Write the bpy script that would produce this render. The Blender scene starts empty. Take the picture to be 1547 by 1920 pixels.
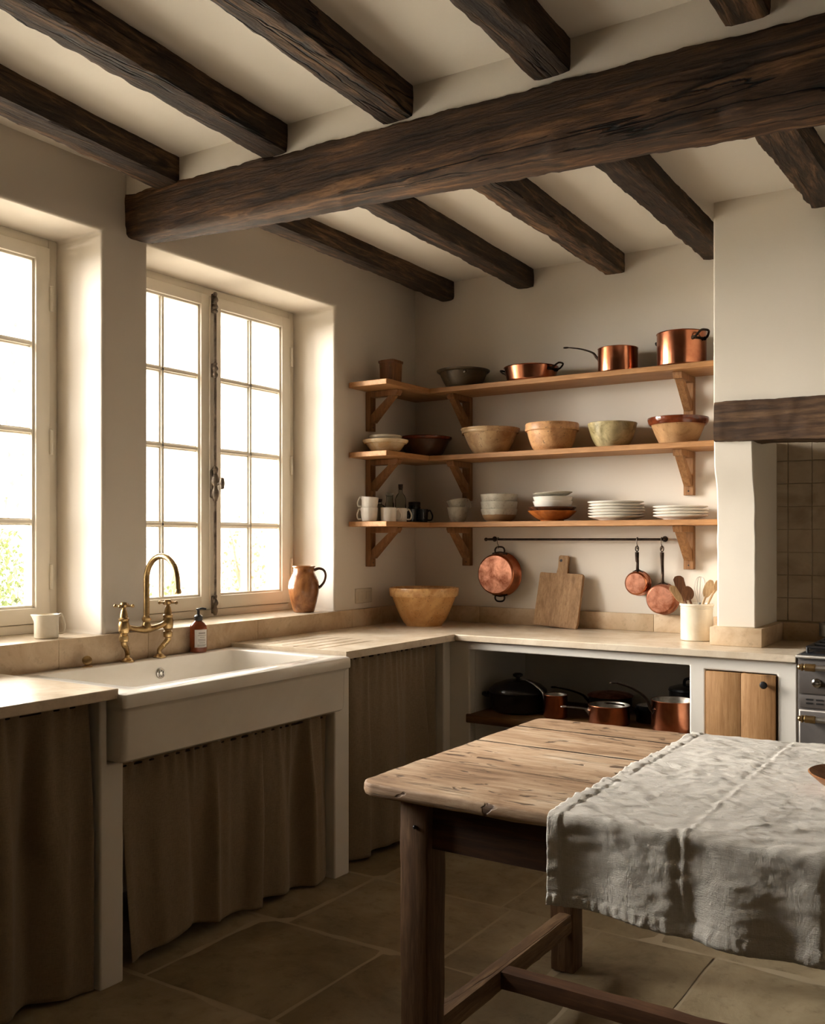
import bpy, bmesh, math, random
from mathutils import Vector, Matrix, noise
random.seed(7)
PI = math.pi
S = bpy.context.scene
COL = S.collection

# ------------------------------------------------------------------ camera
cam_d = bpy.data.cameras.new('camera')
cam = bpy.data.objects.new('camera', cam_d); COL.objects.link(cam)
cam.location = (2.956, -4.554, 1.345)
cam.rotation_euler = (PI/2, 0, math.radians(33.153))
cam_d.sensor_fit = 'HORIZONTAL'; cam_d.sensor_width = 36
cam_d.lens = 36*1815.576/1547
cam_d.shift_y = 51.4/1547
cam_d.clip_start = 0.05; cam_d.clip_end = 200
S.camera = cam

# ------------------------------------------------------------------ light
SKY_STRENGTH = 6.5
EXPOSURE = 1.42
w = bpy.data.worlds.new('sky'); S.world = w; w.use_nodes = True
bg = w.node_tree.nodes['Background']
bg.inputs['Color'].default_value = (1.0, 0.975, 0.93, 1)
bg.inputs['Strength'].default_value = SKY_STRENGTH
S.view_settings.view_transform = 'Standard'
S.view_settings.look = 'None'
S.view_settings.exposure = EXPOSURE
S.view_settings.gamma = 1
S.view_settings.use_curve_mapping = False
cy = S.cycles
cy.max_bounces = 10; cy.diffuse_bounces = 5; cy.glossy_bounces = 4
cy.transmission_bounces = 6; cy.transparent_max_bounces = 12
cy.sample_clamp_indirect = 6; cy.caustics_reflective = False; cy.caustics_refractive = False
cy.use_denoising = True; cy.use_adaptive_sampling = True; cy.adaptive_threshold = .025
sun_d = bpy.data.lights.new('hazy_sun', 'SUN'); sun_d.energy = 17.0; sun_d.angle = math.radians(60); sun_d.color = (1.0, .95, .87)
sun = bpy.data.objects.new('hazy_sun', sun_d); COL.objects.link(sun); sun.location = (-6, -6, 4)
sun.rotation_euler = Vector((1.0, .72, -.42)).to_track_quat('-Z', 'Y').to_euler()
# (y0, y1) of each window opening in the left wall
WINS = [(-1.933, -0.732), (-3.352, -2.151)]
WZ0, WZ1 = 0.988, 2.503
def portal(name, loc, rot, sx, sy):
    d = bpy.data.lights.new(name, 'AREA'); d.shape = 'RECTANGLE'; d.size = sx; d.size_y = sy
    d.cycles.is_portal = True
    o = bpy.data.objects.new(name, d); COL.objects.link(o); o.location = loc; o.rotation_euler = rot
for a, b in WINS:
    portal('window_portal', (-0.52, (a+b)/2, (WZ0+WZ1)/2), (0, -PI/2, 0), WZ1-WZ0, b-a)

# ------------------------------------------------------------------ materials
class N:
    def __init__(s, name):
        s.m = bpy.data.materials.new(name); s.m.use_nodes = True
        s.t = s.m.node_tree; s.b = s.t.nodes['Principled BSDF']
        s.L = s.t.links
    def n(s, k, **kw):
        x = s.t.nodes.new(k)
        for a, v in kw.items():
            if a.startswith('i_'):
                x.inputs[a[2:].replace('_', ' ')].default_value = v
            else: setattr(x, a, v)
        return x
    def coord(s, scale=(1, 1, 1), rot=(0, 0, 0)):
        c = s.n('ShaderNodeTexCoord'); mp = s.n('ShaderNodeMapping')
        mp.inputs['Scale'].default_value = scale; mp.inputs['Rotation'].default_value = rot
        s.L.new(c.outputs['Object'], mp.inputs['Vector']); return mp.outputs[0]
    def noise(s, vec, scale, detail=5, rough=.55, dist=0):
        x = s.n('ShaderNodeTexNoise'); x.inputs['Scale'].default_value = scale
        x.inputs['Detail'].default_value = detail; x.inputs['Roughness'].default_value = rough
        x.inputs['Distortion'].default_value = dist
        if vec is not None: s.L.new(vec, x.inputs['Vector'])
        return x.outputs['Fac']
    def ramp(s, fac, stops):
        r = s.n('ShaderNodeValToRGB'); e = r.color_ramp.elements
        while len(e) < len(stops): e.new(0.5)
        for k, (p, c) in enumerate(stops):
            e[k].position = p
            e[k].color = (*c, 1) if len(c) == 3 else c
        s.L.new(fac, r.inputs['Fac']); return r.outputs['Color']
    def mix(s, fac, a, b, mode='MIX'):
        x = s.n('ShaderNodeMix', data_type='RGBA', blend_type=mode)
        for v, k in ((fac, 0), (a, 6), (b, 7)):
            if isinstance(v, (int, float)): x.inputs[k].default_value = v
            elif isinstance(v, tuple): x.inputs[k].default_value = (*v, 1)
            else: s.L.new(v, x.inputs[k])
        return x.outputs[2]
    def math(s, op, a, b=0.0):
        x = s.n('ShaderNodeMath', operation=op)
        for k, v in enumerate((a, b)):
            if isinstance(v, (int, float)): x.inputs[k].default_value = v
            else: s.L.new(v, x.inputs[k])
        return x.outputs[0]
    def bump(s, h, dist=.002, strength=1.0):
        x = s.n('ShaderNodeBump'); x.inputs['Distance'].default_value = dist
        x.inputs['Strength'].default_value = strength
        s.L.new(h, x.inputs['Height']); s.L.new(x.outputs[0], s.b.inputs['Normal'])
    def set(s, **kw):
        for k, v in kw.items():
            i = s.b.inputs[k.replace('_', ' ')]
            if isinstance(v, (int, float)): i.default_value = v
            elif isinstance(v, tuple): i.default_value = (*v, 1) if len(v) == 3 else v
            else: s.L.new(v, i)
        return s

def srgb(r, g, b):
    f = lambda c: (c/255/12.92) if c/255 <= .04045 else ((c/255+.055)/1.055)**2.4
    return (f(r), f(g), f(b))

def m_plaster(name, c, var=.06, bump=.0035):
    k = N(name); v = k.coord()
    a = k.noise(v, 1.3, 4); b = k.noise(v, 7, 6, .6)
    lo = tuple(x*(1-var) for x in c)
    col = k.mix(k.math('MULTIPLY', a, .9), c, lo)
    k.set(Base_Color=col, Roughness=.85, Specular_IOR_Level=.25)
    h = k.math('ADD', k.math('MULTIPLY', k.noise(v, 2.2, 3), 3.0), k.math('MULTIPLY', b, .5))
    h = k.math('ADD', h, k.math('MULTIPLY', k.noise(v, 60, 3), .10))
    k.bump(h, bump, .7); return k.m

def m_wood(name, dark, mid, light, axis=0, scale=1.0, rough=.7, bump=.0012, crack=0.0, contrast=1.0, knots=True):
    k = N(name)
    st = [1.0, 1.0, 1.0]; st[axis] = .09
    v = k.coord(tuple(x*scale for x in st))
    v2 = k.coord(tuple((x*.35+(.0 if i == axis else .65))*scale for i, x in enumerate(st)))
    g = k.noise(v, 38, 8, .62, .6)
    big = k.noise(v2, 3.0, 4, .6, 1.2)
    fine = k.noise(v, 150, 4, .6)
    f = k.math('ADD', k.math('MULTIPLY', g, .55), k.math('MULTIPLY', big, .45))
    lo, hi = .5-.16/contrast, .5+.16/contrast
    col = k.ramp(f, [(lo, dark), (.5, mid), (hi, light)])
    if knots:
        vo = k.n('ShaderNodeTexVoronoi'); k.L.new(k.coord(tuple((.45 if i == axis else 1.0)*scale for i in range(3))), vo.inputs['Vector'])
        vo.inputs['Scale'].default_value = 5.5
        kn = k.ramp(vo.outputs['Distance'], [(.03, (1, 1, 1)), (.13, (0, 0, 0))])
        col = k.mix(k.math('MULTIPLY', kn, .75), col, tuple(x*.35 for x in dark))
    col = k.mix(k.math('MULTIPLY', k.ramp(fine, [(.36, (1, 1, 1)), (.5, (0, 0, 0))]), .35), col, dark)
    h = k.math('ADD', g, k.math('MULTIPLY', fine, .4))
    if crack > 0:
        cr = k.noise(k.coord(tuple((.05 if i == axis else 1.0)*scale for i in range(3))), 14, 3, .5, .4)
        line = k.ramp(cr, [(.48, (0, 0, 0)), (.497, (1, 1, 1)), (.503, (1, 1, 1)), (.52, (0, 0, 0))])
        mask = k.ramp(k.noise(v2, 2.2, 2), [(.52, (0, 0, 0)), (.6, (1, 1, 1))])
        line = k.math('MULTIPLY', line, mask)
        col = k.mix(k.math('MULTIPLY', line, crack), col, tuple(x*.12 for x in dark))
        h = k.math('SUBTRACT', h, k.math('MULTIPLY', line, 2.0))
    k.set(Base_Color=col, Roughness=rough, Specular_IOR_Level=.35)
    k.bump(h, bump, 1.0); return k.m

def m_tabletop(name):
    k = N(name)
    g = k.noise(k.coord((.10, 1, 1)), 55, 7, .65, .5)
    bl = k.noise(k.coord((.45, 1.2, 1)), 5.5, 6, .65, 1.0)
    big = k.noise(k.coord((.6, 1, 1)), 2.2, 3, .5, .6)
    f = k.math('ADD', k.math('ADD', k.math('MULTIPLY', g, .34), k.math('MULTIPLY', bl, .40)), k.math('MULTIPLY', big, .26))
    col = k.ramp(f, [(.38, srgb(104, 76, 52)), (.47, srgb(160, 128, 98)), (.55, srgb(190, 162, 132)), (.64, srgb(212, 192, 168))])
    dent = k.ramp(k.noise(k.coord((.5, 1.3, 1)), 26, 3, .5, .6), [(.62, (0, 0, 0)), (.67, (1, 1, 1))])
    col = k.mix(k.math('MULTIPLY', dent, .85), col, srgb(70, 46, 30))
    cr = k.noise(k.coord((.05, 1, 1)), 22, 3, .5, .3)
    line = k.ramp(cr, [(.485, (0, 0, 0)), (.5, (1, 1, 1)), (.515, (0, 0, 0))])
    line = k.math('MULTIPLY', line, k.ramp(bl, [(.5, (0, 0, 0)), (.6, (1, 1, 1))]))
    col = k.mix(k.math('MULTIPLY', line, .7), col, srgb(60, 40, 26))
    k.set(Base_Color=col, Roughness=.6, Specular_IOR_Level=.35)
    h = k.math('SUBTRACT', k.math('ADD', g, bl), k.math('ADD', dent, line))
    k.bump(h, .0018, 1); return k.m

def m_stone(name, a, b, c, rough=.45, sc=1.0, bump=.0006):
    k = N(name); v = k.coord((sc, sc, sc))
    n1 = k.noise(v, 3.5, 8, .65, .8); n2 = k.noise(v, 22, 6, .7)
    col = k.ramp(n1, [(.33, a), (.5, b), (.68, c)])
    col = k.mix(k.math('MULTIPLY', k.ramp(n2, [(.55, (0, 0, 0)), (.72, (1, 1, 1))]), .5), col, tuple(x*.72 for x in a))
    k.set(Base_Color=col, Roughness=rough, Specular_IOR_Level=.4)
    k.bump(k.math('ADD', n2, n1), bump, 1); return k.m

def m_floor(name):
    k = N(name); v = k.coord()
    at = k.n('ShaderNodeAttribute', attribute_name='tone')
    n1 = k.noise(v, 2.5, 8, .65, .6); n2 = k.noise(v, 14, 7, .7)
    col = k.ramp(n1, [(.3, srgb(124, 109, 84)), (.5, srgb(156, 140, 112)), (.7, srgb(180, 165, 136))])
    tone = k.ramp(at.outputs['Fac'], [(0, (.62, .58, .5)), (.5, (.85, .83, .78)), (1, (1, 1, 1))])
    col = k.mix(1.0, col, tone, 'MULTIPLY')
    col = k.mix(k.math('MULTIPLY', k.ramp(n2, [(.54, (0, 0, 0)), (.7, (1, 1, 1))]), .45), col, srgb(92, 78, 58))
    k.set(Base_Color=col, Roughness=k.ramp(n2, [(.3, (.42, .42, .42)), (.7, (.66, .66, .66))]), Specular_IOR_Level=.4)
    k.bump(k.math('ADD', k.math('MULTIPLY', n1, 2.5), n2), .0022, 1); return k.m

def m_linen(name, c, c2, weave=900, bump=.0006, wr=0.0):
    k = N(name); v = k.coord()
    a = k.noise(k.coord((1, 1, .08)), 700, 2, .6); b = k.noise(k.coord((.08, .08, 1)), 700, 2, .6)
    n = k.noise(v, 5, 5, .6)
    f = k.math('ADD', k.math('MULTIPLY', a, .5), k.math('MULTIPLY', b, .5))
    col = k.ramp(f, [(.38, c2), (.6, c)])
    col = k.mix(k.math('MULTIPLY', n, .35), col, c2)
    k.set(Base_Color=col, Roughness=.95, Specular_IOR_Level=.1, Sheen_Weight=.15)
    h = f
    if wr > 0:
        h = k.math('ADD', h, k.math('MULTIPLY', k.noise(k.coord((1, 2.2, 1), (0, 0, .4)), 16, 5, .6, 1.0), wr))
    k.bump(h, bump, 1); return k.m

def m_metal(name, c, c2, rough=.25, nscale=9, bump=.0003, metallic=1.0, r2=None):
    k = N(name); v = k.coord()
    n = k.noise(v, nscale, 6, .65, .5)
    k.set(Base_Color=k.ramp(n, [(.36, c2), (.62, c)]), Metallic=metallic,
          Roughness=k.ramp(n, [(.3, ((r2 or rough*1.7),)*3), (.7, (rough,)*3)]))
    k.bump(k.noise(v, nscale*5, 3), bump, .5); return k.m

def m_glaze(name, c, c2, rough=.25, sc=14, spec=.5, speck=0.0, speckc=(.05, .03, .02), zband=None):
    k = N(name); v = k.coord()
    n = k.noise(v, sc, 6, .62, .8)
    col = k.ramp(n, [(.38, c2), (.6, c)])
    if speck:
        s_ = k.noise(v, 110, 3, .5)
        col = k.mix(k.math('MULTIPLY', k.ramp(s_, [(.62, (0, 0, 0)), (.68, (1, 1, 1))]), speck), col, speckc)
    if zband:      # an unglazed or differently glazed band of the pot itself, below / above height z
        z0, cb, soft = zband
        tc = k.n('ShaderNodeTexCoord'); sp = k.n('ShaderNodeSeparateXYZ'); k.L.new(tc.outputs['Object'], sp.inputs[0])
        zz = k.math('ADD', sp.outputs['Z'], k.math('MULTIPLY', k.math('SUBTRACT', n, .5), soft))
        f = k.math('GREATER_THAN', zz, z0)
        col = k.mix(f, cb, col)
    k.set(Base_Color=col, Roughness=rough, Specular_IOR_Level=spec)
    k.bump(n, .0006, .6); return k.m

def m_flat(name, c, rough=.5, metallic=0.0, **kw):
    k = N(name); n = k.noise(k.coord(), 12, 4)
    k.set(Base_Color=k.mix(k.math('MULTIPLY', n, .3), c, tuple(x*.8 for x in c)), Roughness=rough, Metallic=metallic)
    for a, b in kw.items(): k.b.inputs[a.replace('_', ' ')].default_value = b
    return k.m

def m_glass():
    k = N('window_glass'); t = k.t
    out = [n for n in t.nodes if n.type == 'OUTPUT_MATERIAL'][0]
    tr = k.n('ShaderNodeBsdfTransparent'); gl = k.n('ShaderNodeBsdfGlossy'); gl.inputs['Roughness'].default_value = .02
    fr = k.n('ShaderNodeFresnel'); fr.inputs['IOR'].default_value = 1.45
    mx = k.n('ShaderNodeMixShader')
    k.L.new(k.math('MULTIPLY', fr.outputs[0], .8), mx.inputs[0]); k.L.new(tr.outputs[0], mx.inputs[1]); k.L.new(gl.outputs[0], mx.inputs[2])
    k.L.new(mx.outputs[0], out.inputs['Surface']); return k.m

M = {}
M['wall'] = m_plaster('lime_plaster_wall', srgb(224, 214, 200))
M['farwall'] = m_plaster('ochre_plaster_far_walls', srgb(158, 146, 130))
M['hood'] = m_plaster('lime_plaster_hood', srgb(228, 218, 202))
M['ceil'] = m_plaster('lime_plaster_ceiling', srgb(234, 226, 213))
M['base'] = m_plaster('limewashed_masonry', srgb(228, 222, 212), bump=.002)
M['beam'] = m_wood('old_oak_beam', srgb(36, 24, 15), srgb(84, 59, 39), srgb(150, 110, 74), 0, 1.1, .75, .009, 1.0, 1.3)
M['joist'] = m_wood('old_oak_joist', srgb(30, 21, 14), srgb(64, 47, 33), srgb(130, 98, 68), 1, 1.2, .75, .009, 1.0, 1.3)
M['mantel'] = m_wood('oak_mantel', srgb(40, 27, 17), srgb(84, 60, 40), srgb(124, 96, 68), 0, 1, .75, .004, 1.0, 1.2)
M['shelfx'] = m_wood('pine_shelf', srgb(140, 96, 56), srgb(172, 124, 78), srgb(196, 150, 102), 0, 1.3, .55, .0006)
M['shelfy'] = m_wood('pine_shelf_side', srgb(140, 96, 56), srgb(172, 124, 78), srgb(196, 150, 102), 1, 1.3, .55, .0006)
M['bracket'] = m_wood('oak_bracket', srgb(108, 72, 40), srgb(140, 98, 60), srgb(164, 120, 78), 2, 1.6, .6, .0006, 0, 1, False)
M['door'] = m_wood('oak_door', srgb(128, 88, 50), srgb(160, 118, 74), srgb(182, 140, 94), 2, 1.5, .6, .0008)
M['table'] = m_tabletop('scrubbed_table_top')
M['tleg'] = m_wood('table_leg_wood', srgb(62, 42, 26), srgb(98, 70, 46), srgb(134, 102, 72), 2, 1.4, .65, .001, .5)
M['trailx'] = m_wood('table_rail_wood', srgb(58, 36, 22), srgb(86, 56, 34), srgb(112, 78, 50), 0, 1.2, .6, .001, .3)
M['traily'] = m_wood('table_stretcher_wood', srgb(72, 50, 32), srgb(112, 84, 58), srgb(150, 120, 88), 1, 1.2, .65, .0014, .5)
M['board'] = m_wood('cutting_board_wood', srgb(112, 80, 50), srgb(160, 124, 86), srgb(188, 152, 112), 2, 1.4, .65, .0006, .3, .8)
M['nshelf'] = m_wood('cupboard_shelf_wood', srgb(78, 54, 30), srgb(112, 78, 46), srgb(134, 98, 62), 0, 1.2, .6, .0008)
M['stone'] = m_stone('honed_limestone', srgb(192, 174, 150), srgb(208, 191, 168), srgb(220, 206, 185), .26)
M['splash'] = m_stone('limestone_upstand', srgb(176, 148, 116), srgb(196, 170, 138), srgb(210, 188, 158), .55, 1.6)
M['floor'] = m_floor('stone_flags')
M['grout'] = m_plaster('floor_mortar', srgb(176, 160, 134))
M['linen'] = m_linen('brown_linen', srgb(152, 134, 110), srgb(130, 113, 91), bump=.0003)
M['cloth'] = m_linen('natural_linen', srgb(222, 216, 206), srgb(206, 198, 186), bump=.003, wr=2.6)
M['paint'] = m_flat('cream_window_paint', srgb(236, 227, 210), .4)
M['glass'] = m_glass()
M['iron'] = m_metal('aged_iron', srgb(136, 124, 110), srgb(84, 74, 66), .42, 20)
M['darkiron'] = m_metal('dark_iron', srgb(70, 56, 46), srgb(34, 27, 23), .4, 20)
M['brass'] = m_metal('aged_brass', srgb(186, 158, 112), srgb(128, 102, 66), .24, 14)
M['copper'] = m_metal('copper', srgb(206, 138, 104), srgb(166, 100, 70), .17, 4, .00012)
M['copperm'] = m_metal('mottled_copper', srgb(206, 146, 120), srgb(134, 78, 54), .34, 16, .0006)
M['tin'] = m_metal('tinned_lining', srgb(190, 184, 174), srgb(130, 122, 112), .32, 9)
M['steel'] = m_metal('brushed_steel', srgb(186, 180, 172), srgb(150, 144, 136), .3, 9)
M['chrome'] = m_metal('chrome', srgb(210, 208, 204), srgb(170, 166, 160), .12, 9)
M['castiron'] = m_flat('black_cast_iron', srgb(30, 27, 26), .38)
M['blackpot'] = m_flat('black_enamel', srgb(24, 22, 22), .22)
M['range'] = m_metal('range_enamel', srgb(66, 58, 52), srgb(54, 47, 42), .45, 5, metallic=.15)
M['rangedark'] = m_flat('range_shadow_slot', srgb(20, 18, 17), .5)
M['hob'] = m_flat('black_hob', srgb(26, 27, 30), .25)
M['fire'] = m_glaze('fireclay', srgb(240, 234, 224), srgb(234, 227, 216), .12, 3)
M['cream'] = m_glaze('cream_glaze', srgb(222, 212, 193), srgb(208, 196, 174), .2, 5)
M['white'] = m_glaze('white_glaze', srgb(232, 226, 216), srgb(218, 210, 198), .2, 6)
M['tile'] = m_glaze('zellige_tile', srgb(196, 180, 156), srgb(170, 152, 128), .22, 4)
M['jug'] = m_glaze('jug_glaze', srgb(164, 112, 68), srgb(106, 64, 36), .16, 7)
M['yellow'] = m_glaze('ochre_glaze', srgb(216, 168, 108), srgb(186, 134, 78), .2, 5, .5, .5)
M['ochrerim'] = m_glaze('worn_ochre_rim', srgb(222, 178, 122), srgb(196, 146, 92), .25, 22, .5, .4)
M['biscuit'] = m_glaze('biscuit_bowl', srgb(198, 168, 128), srgb(158, 122, 84), .4, 12, .4, .5)
M['peach'] = m_glaze('peach_bowl', srgb(212, 164, 116), srgb(178, 128, 84), .4, 16, .4, .6)
M['greenish'] = m_glaze('green_glazed_bowl', srgb(190, 174, 132), srgb(120, 108, 70), .3, 12, .4, .3)
M['greybowl'] = m_glaze('grey_glaze', srgb(200, 194, 178), srgb(172, 164, 146), .3, 10, .4, .3)
M['greyfoot'] = m_glaze('grey_glaze_brown_foot', srgb(200, 194, 178), srgb(176, 166, 148), .35, 10, .4, .3, zband=(.036, srgb(150, 118, 84), .01))
M['redrim'] = m_glaze('red_brown_glaze', srgb(112, 52, 28), srgb(76, 34, 20), .12, 12)
M['raw'] = m_glaze('raw_clay', srgb(178, 138, 96), srgb(148, 110, 72), .7, 10, .2, .3)
M['amberdish'] = m_glaze('amber_glaze', srgb(176, 102, 46), srgb(130, 70, 30), .2, 12)
M['brown'] = m_glaze('brown_glaze', srgb(88, 54, 36), srgb(58, 36, 26), .2, 12)
M['darkbowl'] = m_glaze('dark_stoneware', srgb(92, 78, 58), srgb(62, 52, 40), .35, 12, .4)
M['cornerbowl'] = m_glaze('dark_brown_bowl', srgb(92, 62, 42), srgb(62, 42, 30), .35, 12, .4)
M['pie'] = m_glaze('cream_ochre_dish', srgb(226, 206, 170), srgb(208, 170, 116), .22, 10, zband=None)
M['darkmug'] = m_glaze('black_glaze', srgb(34, 38, 40), srgb(22, 24, 26), .25, 8)
M['caddy'] = m_wood('caddy_wood', srgb(88, 52, 28), srgb(124, 80, 46), srgb(150, 104, 64), 2, 2, .4, .0005)
M['spoon'] = m_wood('dark_spoon_wood', srgb(74, 44, 26), srgb(104, 66, 40), srgb(132, 90, 58), 2, 3, .5, .0004, 0, 1, False)
M['spoonl'] = m_wood('light_spoon_wood', srgb(150, 118, 80), srgb(184, 152, 112), srgb(206, 178, 140), 2, 3, .55, .0004, 0, 1, False)
M['dishwood'] = m_wood('olive_wood_dish', srgb(110, 66, 34), srgb(156, 104, 62), srgb(186, 134, 88), 0, 3, .45, .0004, 0, 1, False)
M['date'] = m_glaze('date_skin', srgb(92, 44, 26), srgb(58, 26, 16), .25, 40)
M['plastic'] = m_flat('black_plastic', srgb(26, 24, 23), .35)
M['label'] = m_flat('paper_label', srgb(214, 210, 204), .7)
M['ink'] = m_flat('grey_ink', srgb(128, 122, 116), .7)
M['switch'] = m_flat('switch_plate', srgb(208, 196, 176), .4)
M['gap_shade'] = m_flat('painted_shade_in_plank_gaps', srgb(46, 32, 22), .9)  # dark colour painted in for the shade down in the tabletop gaps
M['cork'] = m_flat('dark_cork', srgb(58, 38, 26), .8)
amber = N('amber_glass'); amber.set(Base_Color=srgb(150, 66, 18), Roughness=.06, Transmission_Weight=.55, IOR=1.45); M['amber'] = amber.m
clear = N('bottle_glass'); clear.set(Base_Color=(.86, .88, .84), Roughness=.03, Transmission_Weight=1.0, IOR=1.3); M['clear'] = clear.m
M['leaf'] = m_flat('shrub_leaf', srgb(86, 98, 48), .6)
M['leaf2'] = m_flat('autumn_leaf', srgb(160, 128, 76), .6)
M['bark'] = m_flat('bark', srgb(150, 130, 110), .9)
M['gravel'] = m_stone('pale_gravel', srgb(214, 206, 190), srgb(228, 222, 208), srgb(238, 232, 220), .9, 4)
M['outwall'] = m_stone('pale_rubble_wall', srgb(214, 200, 174), srgb(230, 222, 206), srgb(238, 232, 220), .9, .8)

# ------------------------------------------------------------------ mesh helpers
WLOC = {}
def link(name, bm, mat, parent=None, smooth=35, mods=None):
    me = bpy.data.meshes.new(name)
    bmesh.ops.remove_doubles(bm, verts=bm.verts, dist=1e-6) if len(bm.verts) < 4000 else None
    bmesh.ops.recalc_face_normals(bm, faces=bm.faces)
    o = bpy.data.objects.new(name, me); COL.objects.link(o)
    if parent is not None:
        off = WLOC[parent]; bmesh.ops.translate(bm, vec=-off, verts=bm.verts)
        o.parent = parent; WLOC[o] = off
    else: WLOC[o] = Vector((0, 0, 0))
    bm.to_mesh(me); bm.free()
    for p in me.polygons: p.use_smooth = True
    me.set_sharp_from_angle(angle=math.radians(smooth))
    if isinstance(mat, (list, tuple)):
        for x in mat: me.materials.append(M[x] if isinstance(x, str) else x)
    else: me.materials.append(M[mat] if isinstance(mat, str) else mat)
    return o
def rebase(o, loc):
    """put a top-level mesh's origin at its base"""
    loc = Vector(loc); o.data.transform(Matrix.Translation(-loc)); o.location = loc; WLOC[o] = loc; return o
def thing(name, label, cat, loc, group=None):
    o = bpy.data.objects.new(name, None); COL.objects.link(o); o.location = loc
    o.empty_display_size = .05
    o['label'] = label; o['category'] = cat; WLOC[o] = Vector(loc)
    if group: o['group'] = group
    return o
def tag(o, label, cat, group=None):
    o['label'] = label; o['category'] = cat
    if group: o['group'] = group
    return o
def struct(o):
    o['kind'] = 'structure'; return o
def copy_tree(o, loc, label=None):
    def rec(a, par):
        c = a.copy(); COL.objects.link(c)
        if par: c.parent = par
        for ch in a.children: rec(ch, c)
        return c
    kids = rec(o, None); kids.location = loc; WLOC[kids] = Vector(loc)
    if label: kids['label'] = label
    return kids

def B(): return bmesh.new()
def box(bm, x0, x1, y0, y1, z0, z1, bev=0.0, seg=2):
    r = bmesh.ops.create_cube(bm, size=1)
    vs = r['verts']
    for v in vs:
        v.co = Vector(((x0+x1)/2+v.co.x*(x1-x0), (y0+y1)/2+v.co.y*(y1-y0), (z0+z1)/2+v.co.z*(z1-z0)))
    if bev > 0:
        es = list({e for v in vs for e in v.link_edges})
        bmesh.ops.bevel(bm, geom=es, offset=bev, segments=seg, affect='EDGES', profile=.5)
    return bm
def loft(bm, secs, closed=True, cap=True):
    rows = [[bm.verts.new(p) for p in s] for s in secs]
    n = len(rows[0])
    for a, b in zip(rows, rows[1:]):
        for i in range(n if closed else n-1):
            j = (i+1) % n
            bm.faces.new((a[i], a[j], b[j], b[i]))
    if cap and closed:
        bm.faces.new(rows[0][::-1]); bm.faces.new(rows[-1])
    return rows
def lathe(bm, prof, cx=0, cy=0, cz=0, seg=48, ring=None):
    rows = []
    for r, z in prof:
        if r < 1e-5: rows.append([bm.verts.new((cx, cy, cz+z))]); continue
        row = []
        for i in range(seg):
            a = 2*PI*i/seg; rr = r*(ring(a, z) if ring else 1)
            row.append(bm.verts.new((cx+rr*math.cos(a), cy+rr*math.sin(a), cz+z)))
        rows.append(row)
    for a, b in zip(rows, rows[1:]):
        for i in range(seg):
            j = (i+1) % seg
            if len(a) == 1 and len(b) == 1: continue
            if len(a) == 1: bm.faces.new((a[0], b[j], b[i]))
            elif len(b) == 1: bm.faces.new((a[i], a[j], b[0]))
            else: bm.faces.new((a[i], a[j], b[j], b[i]))
    return bm
def smooth_path(pts, n=8):
    P = [Vector(p) for p in pts]; out = []
    for i in range(len(P)-1):
        p0 = P[max(i-1, 0)]; p1 = P[i]; p2 = P[i+1]; p3 = P[min(i+2, len(P)-1)]
        for k in range(n):
            t = k/n
            out.append(.5*((2*p1)+(-p0+p2)*t+(2*p0-5*p1+4*p2-p3)*t*t+(-p0+3*p1-3*p2+p3)*t**3))
    out.append(P[-1]); return out
def tube(bm, pts, r, seg=12, smooth=True, flat=None, closed=False, n=8):
    """r: number or function t->radius ; flat=(vector, ratio) squashes the section along vector"""
    if smooth:
        if closed:
            pts = list(pts); m = len(pts); P = smooth_path(pts[-2:]+pts+pts[:3], n); P = P[2*n:2*n+m*n]
        else: P = smooth_path(pts, n)
    else: P = [Vector(p) for p in pts]
    secs = []; up = None; m = len(P)
    for i, p in enumerate(P):
        if closed: t = (P[(i+1) % m]-P[i-1]).normalized()
        else: t = (P[min(i+1, m-1)]-P[max(i-1, 0)]).normalized()
        if up is None:
            up = Vector((0, 0, 1)) if abs(t.z) < .9 else Vector((1, 0, 0))
        u = (up-t*up.dot(t)).normalized(); v = t.cross(u); up = u
        rr = r(i/max(m-1, 1)) if callable(r) else r
        sec = []
        for k in range(seg):
            a = 2*PI*k/seg; d = u*math.cos(a)*rr+v*math.sin(a)*rr
            if flat: f = Vector(flat[0]).normalized(); d = d-f*d.dot(f)*(1-flat[1])
            sec.append(p+d)
        secs.append(sec)
    if closed: secs.append(secs[0])
    loft(bm, secs, cap=not closed); return bm
def prism(bm, poly, d0, d1, axis):
    """poly of 2D points extruded along axis (0: pts are (y,z); 1: (x,z); 2: (x,y))"""
    def P(a, b, d): return {0: (d, a, b), 1: (a, d, b), 2: (a, b, d)}[axis]
    loft(bm, [[P(a, b, d0) for a, b in poly], [P(a, b, d1) for a, b in poly]]); return bm
def grid_wall(bm, us, vs, holes, P, thick, n):
    """a slab cut up at us x vs, cells inside a hole left out; P(u,v,d) gives the point, d=0 front, thick back"""
    us = sorted(set(us)); vs = sorted(set(vs))
    def inh(u, v): return any(a < u < b and c < v < d for a, b, c, d in holes)
    vert = {}
    def V(i, j, d):
        k = (i, j, d)
        if k not in vert: vert[k] = bm.verts.new(P(us[i], vs[j], d))
        return vert[k]
    solid = {(i, j) for i in range(len(us)-1) for j in range(len(vs)-1) if not inh((us[i]+us[i+1])/2, (vs[j]+vs[j+1])/2)}
    for i, j in solid:
        for d in (0, thick):
            bm.faces.new((V(i, j, d), V(i+1, j, d), V(i+1, j+1, d), V(i, j+1, d)))
        for di, dj, a, b in ((-1, 0, (i, j), (i, j+1)), (1, 0, (i+1, j), (i+1, j+1)), (0, -1, (i, j), (i+1, j)), (0, 1, (i, j+1), (i+1, j+1))):
            if (i+di, j+dj) not in solid:
                bm.faces.new((V(*a, 0), V(*b, 0), V(*b, thick), V(*a, thick)))
    return bm
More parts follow.
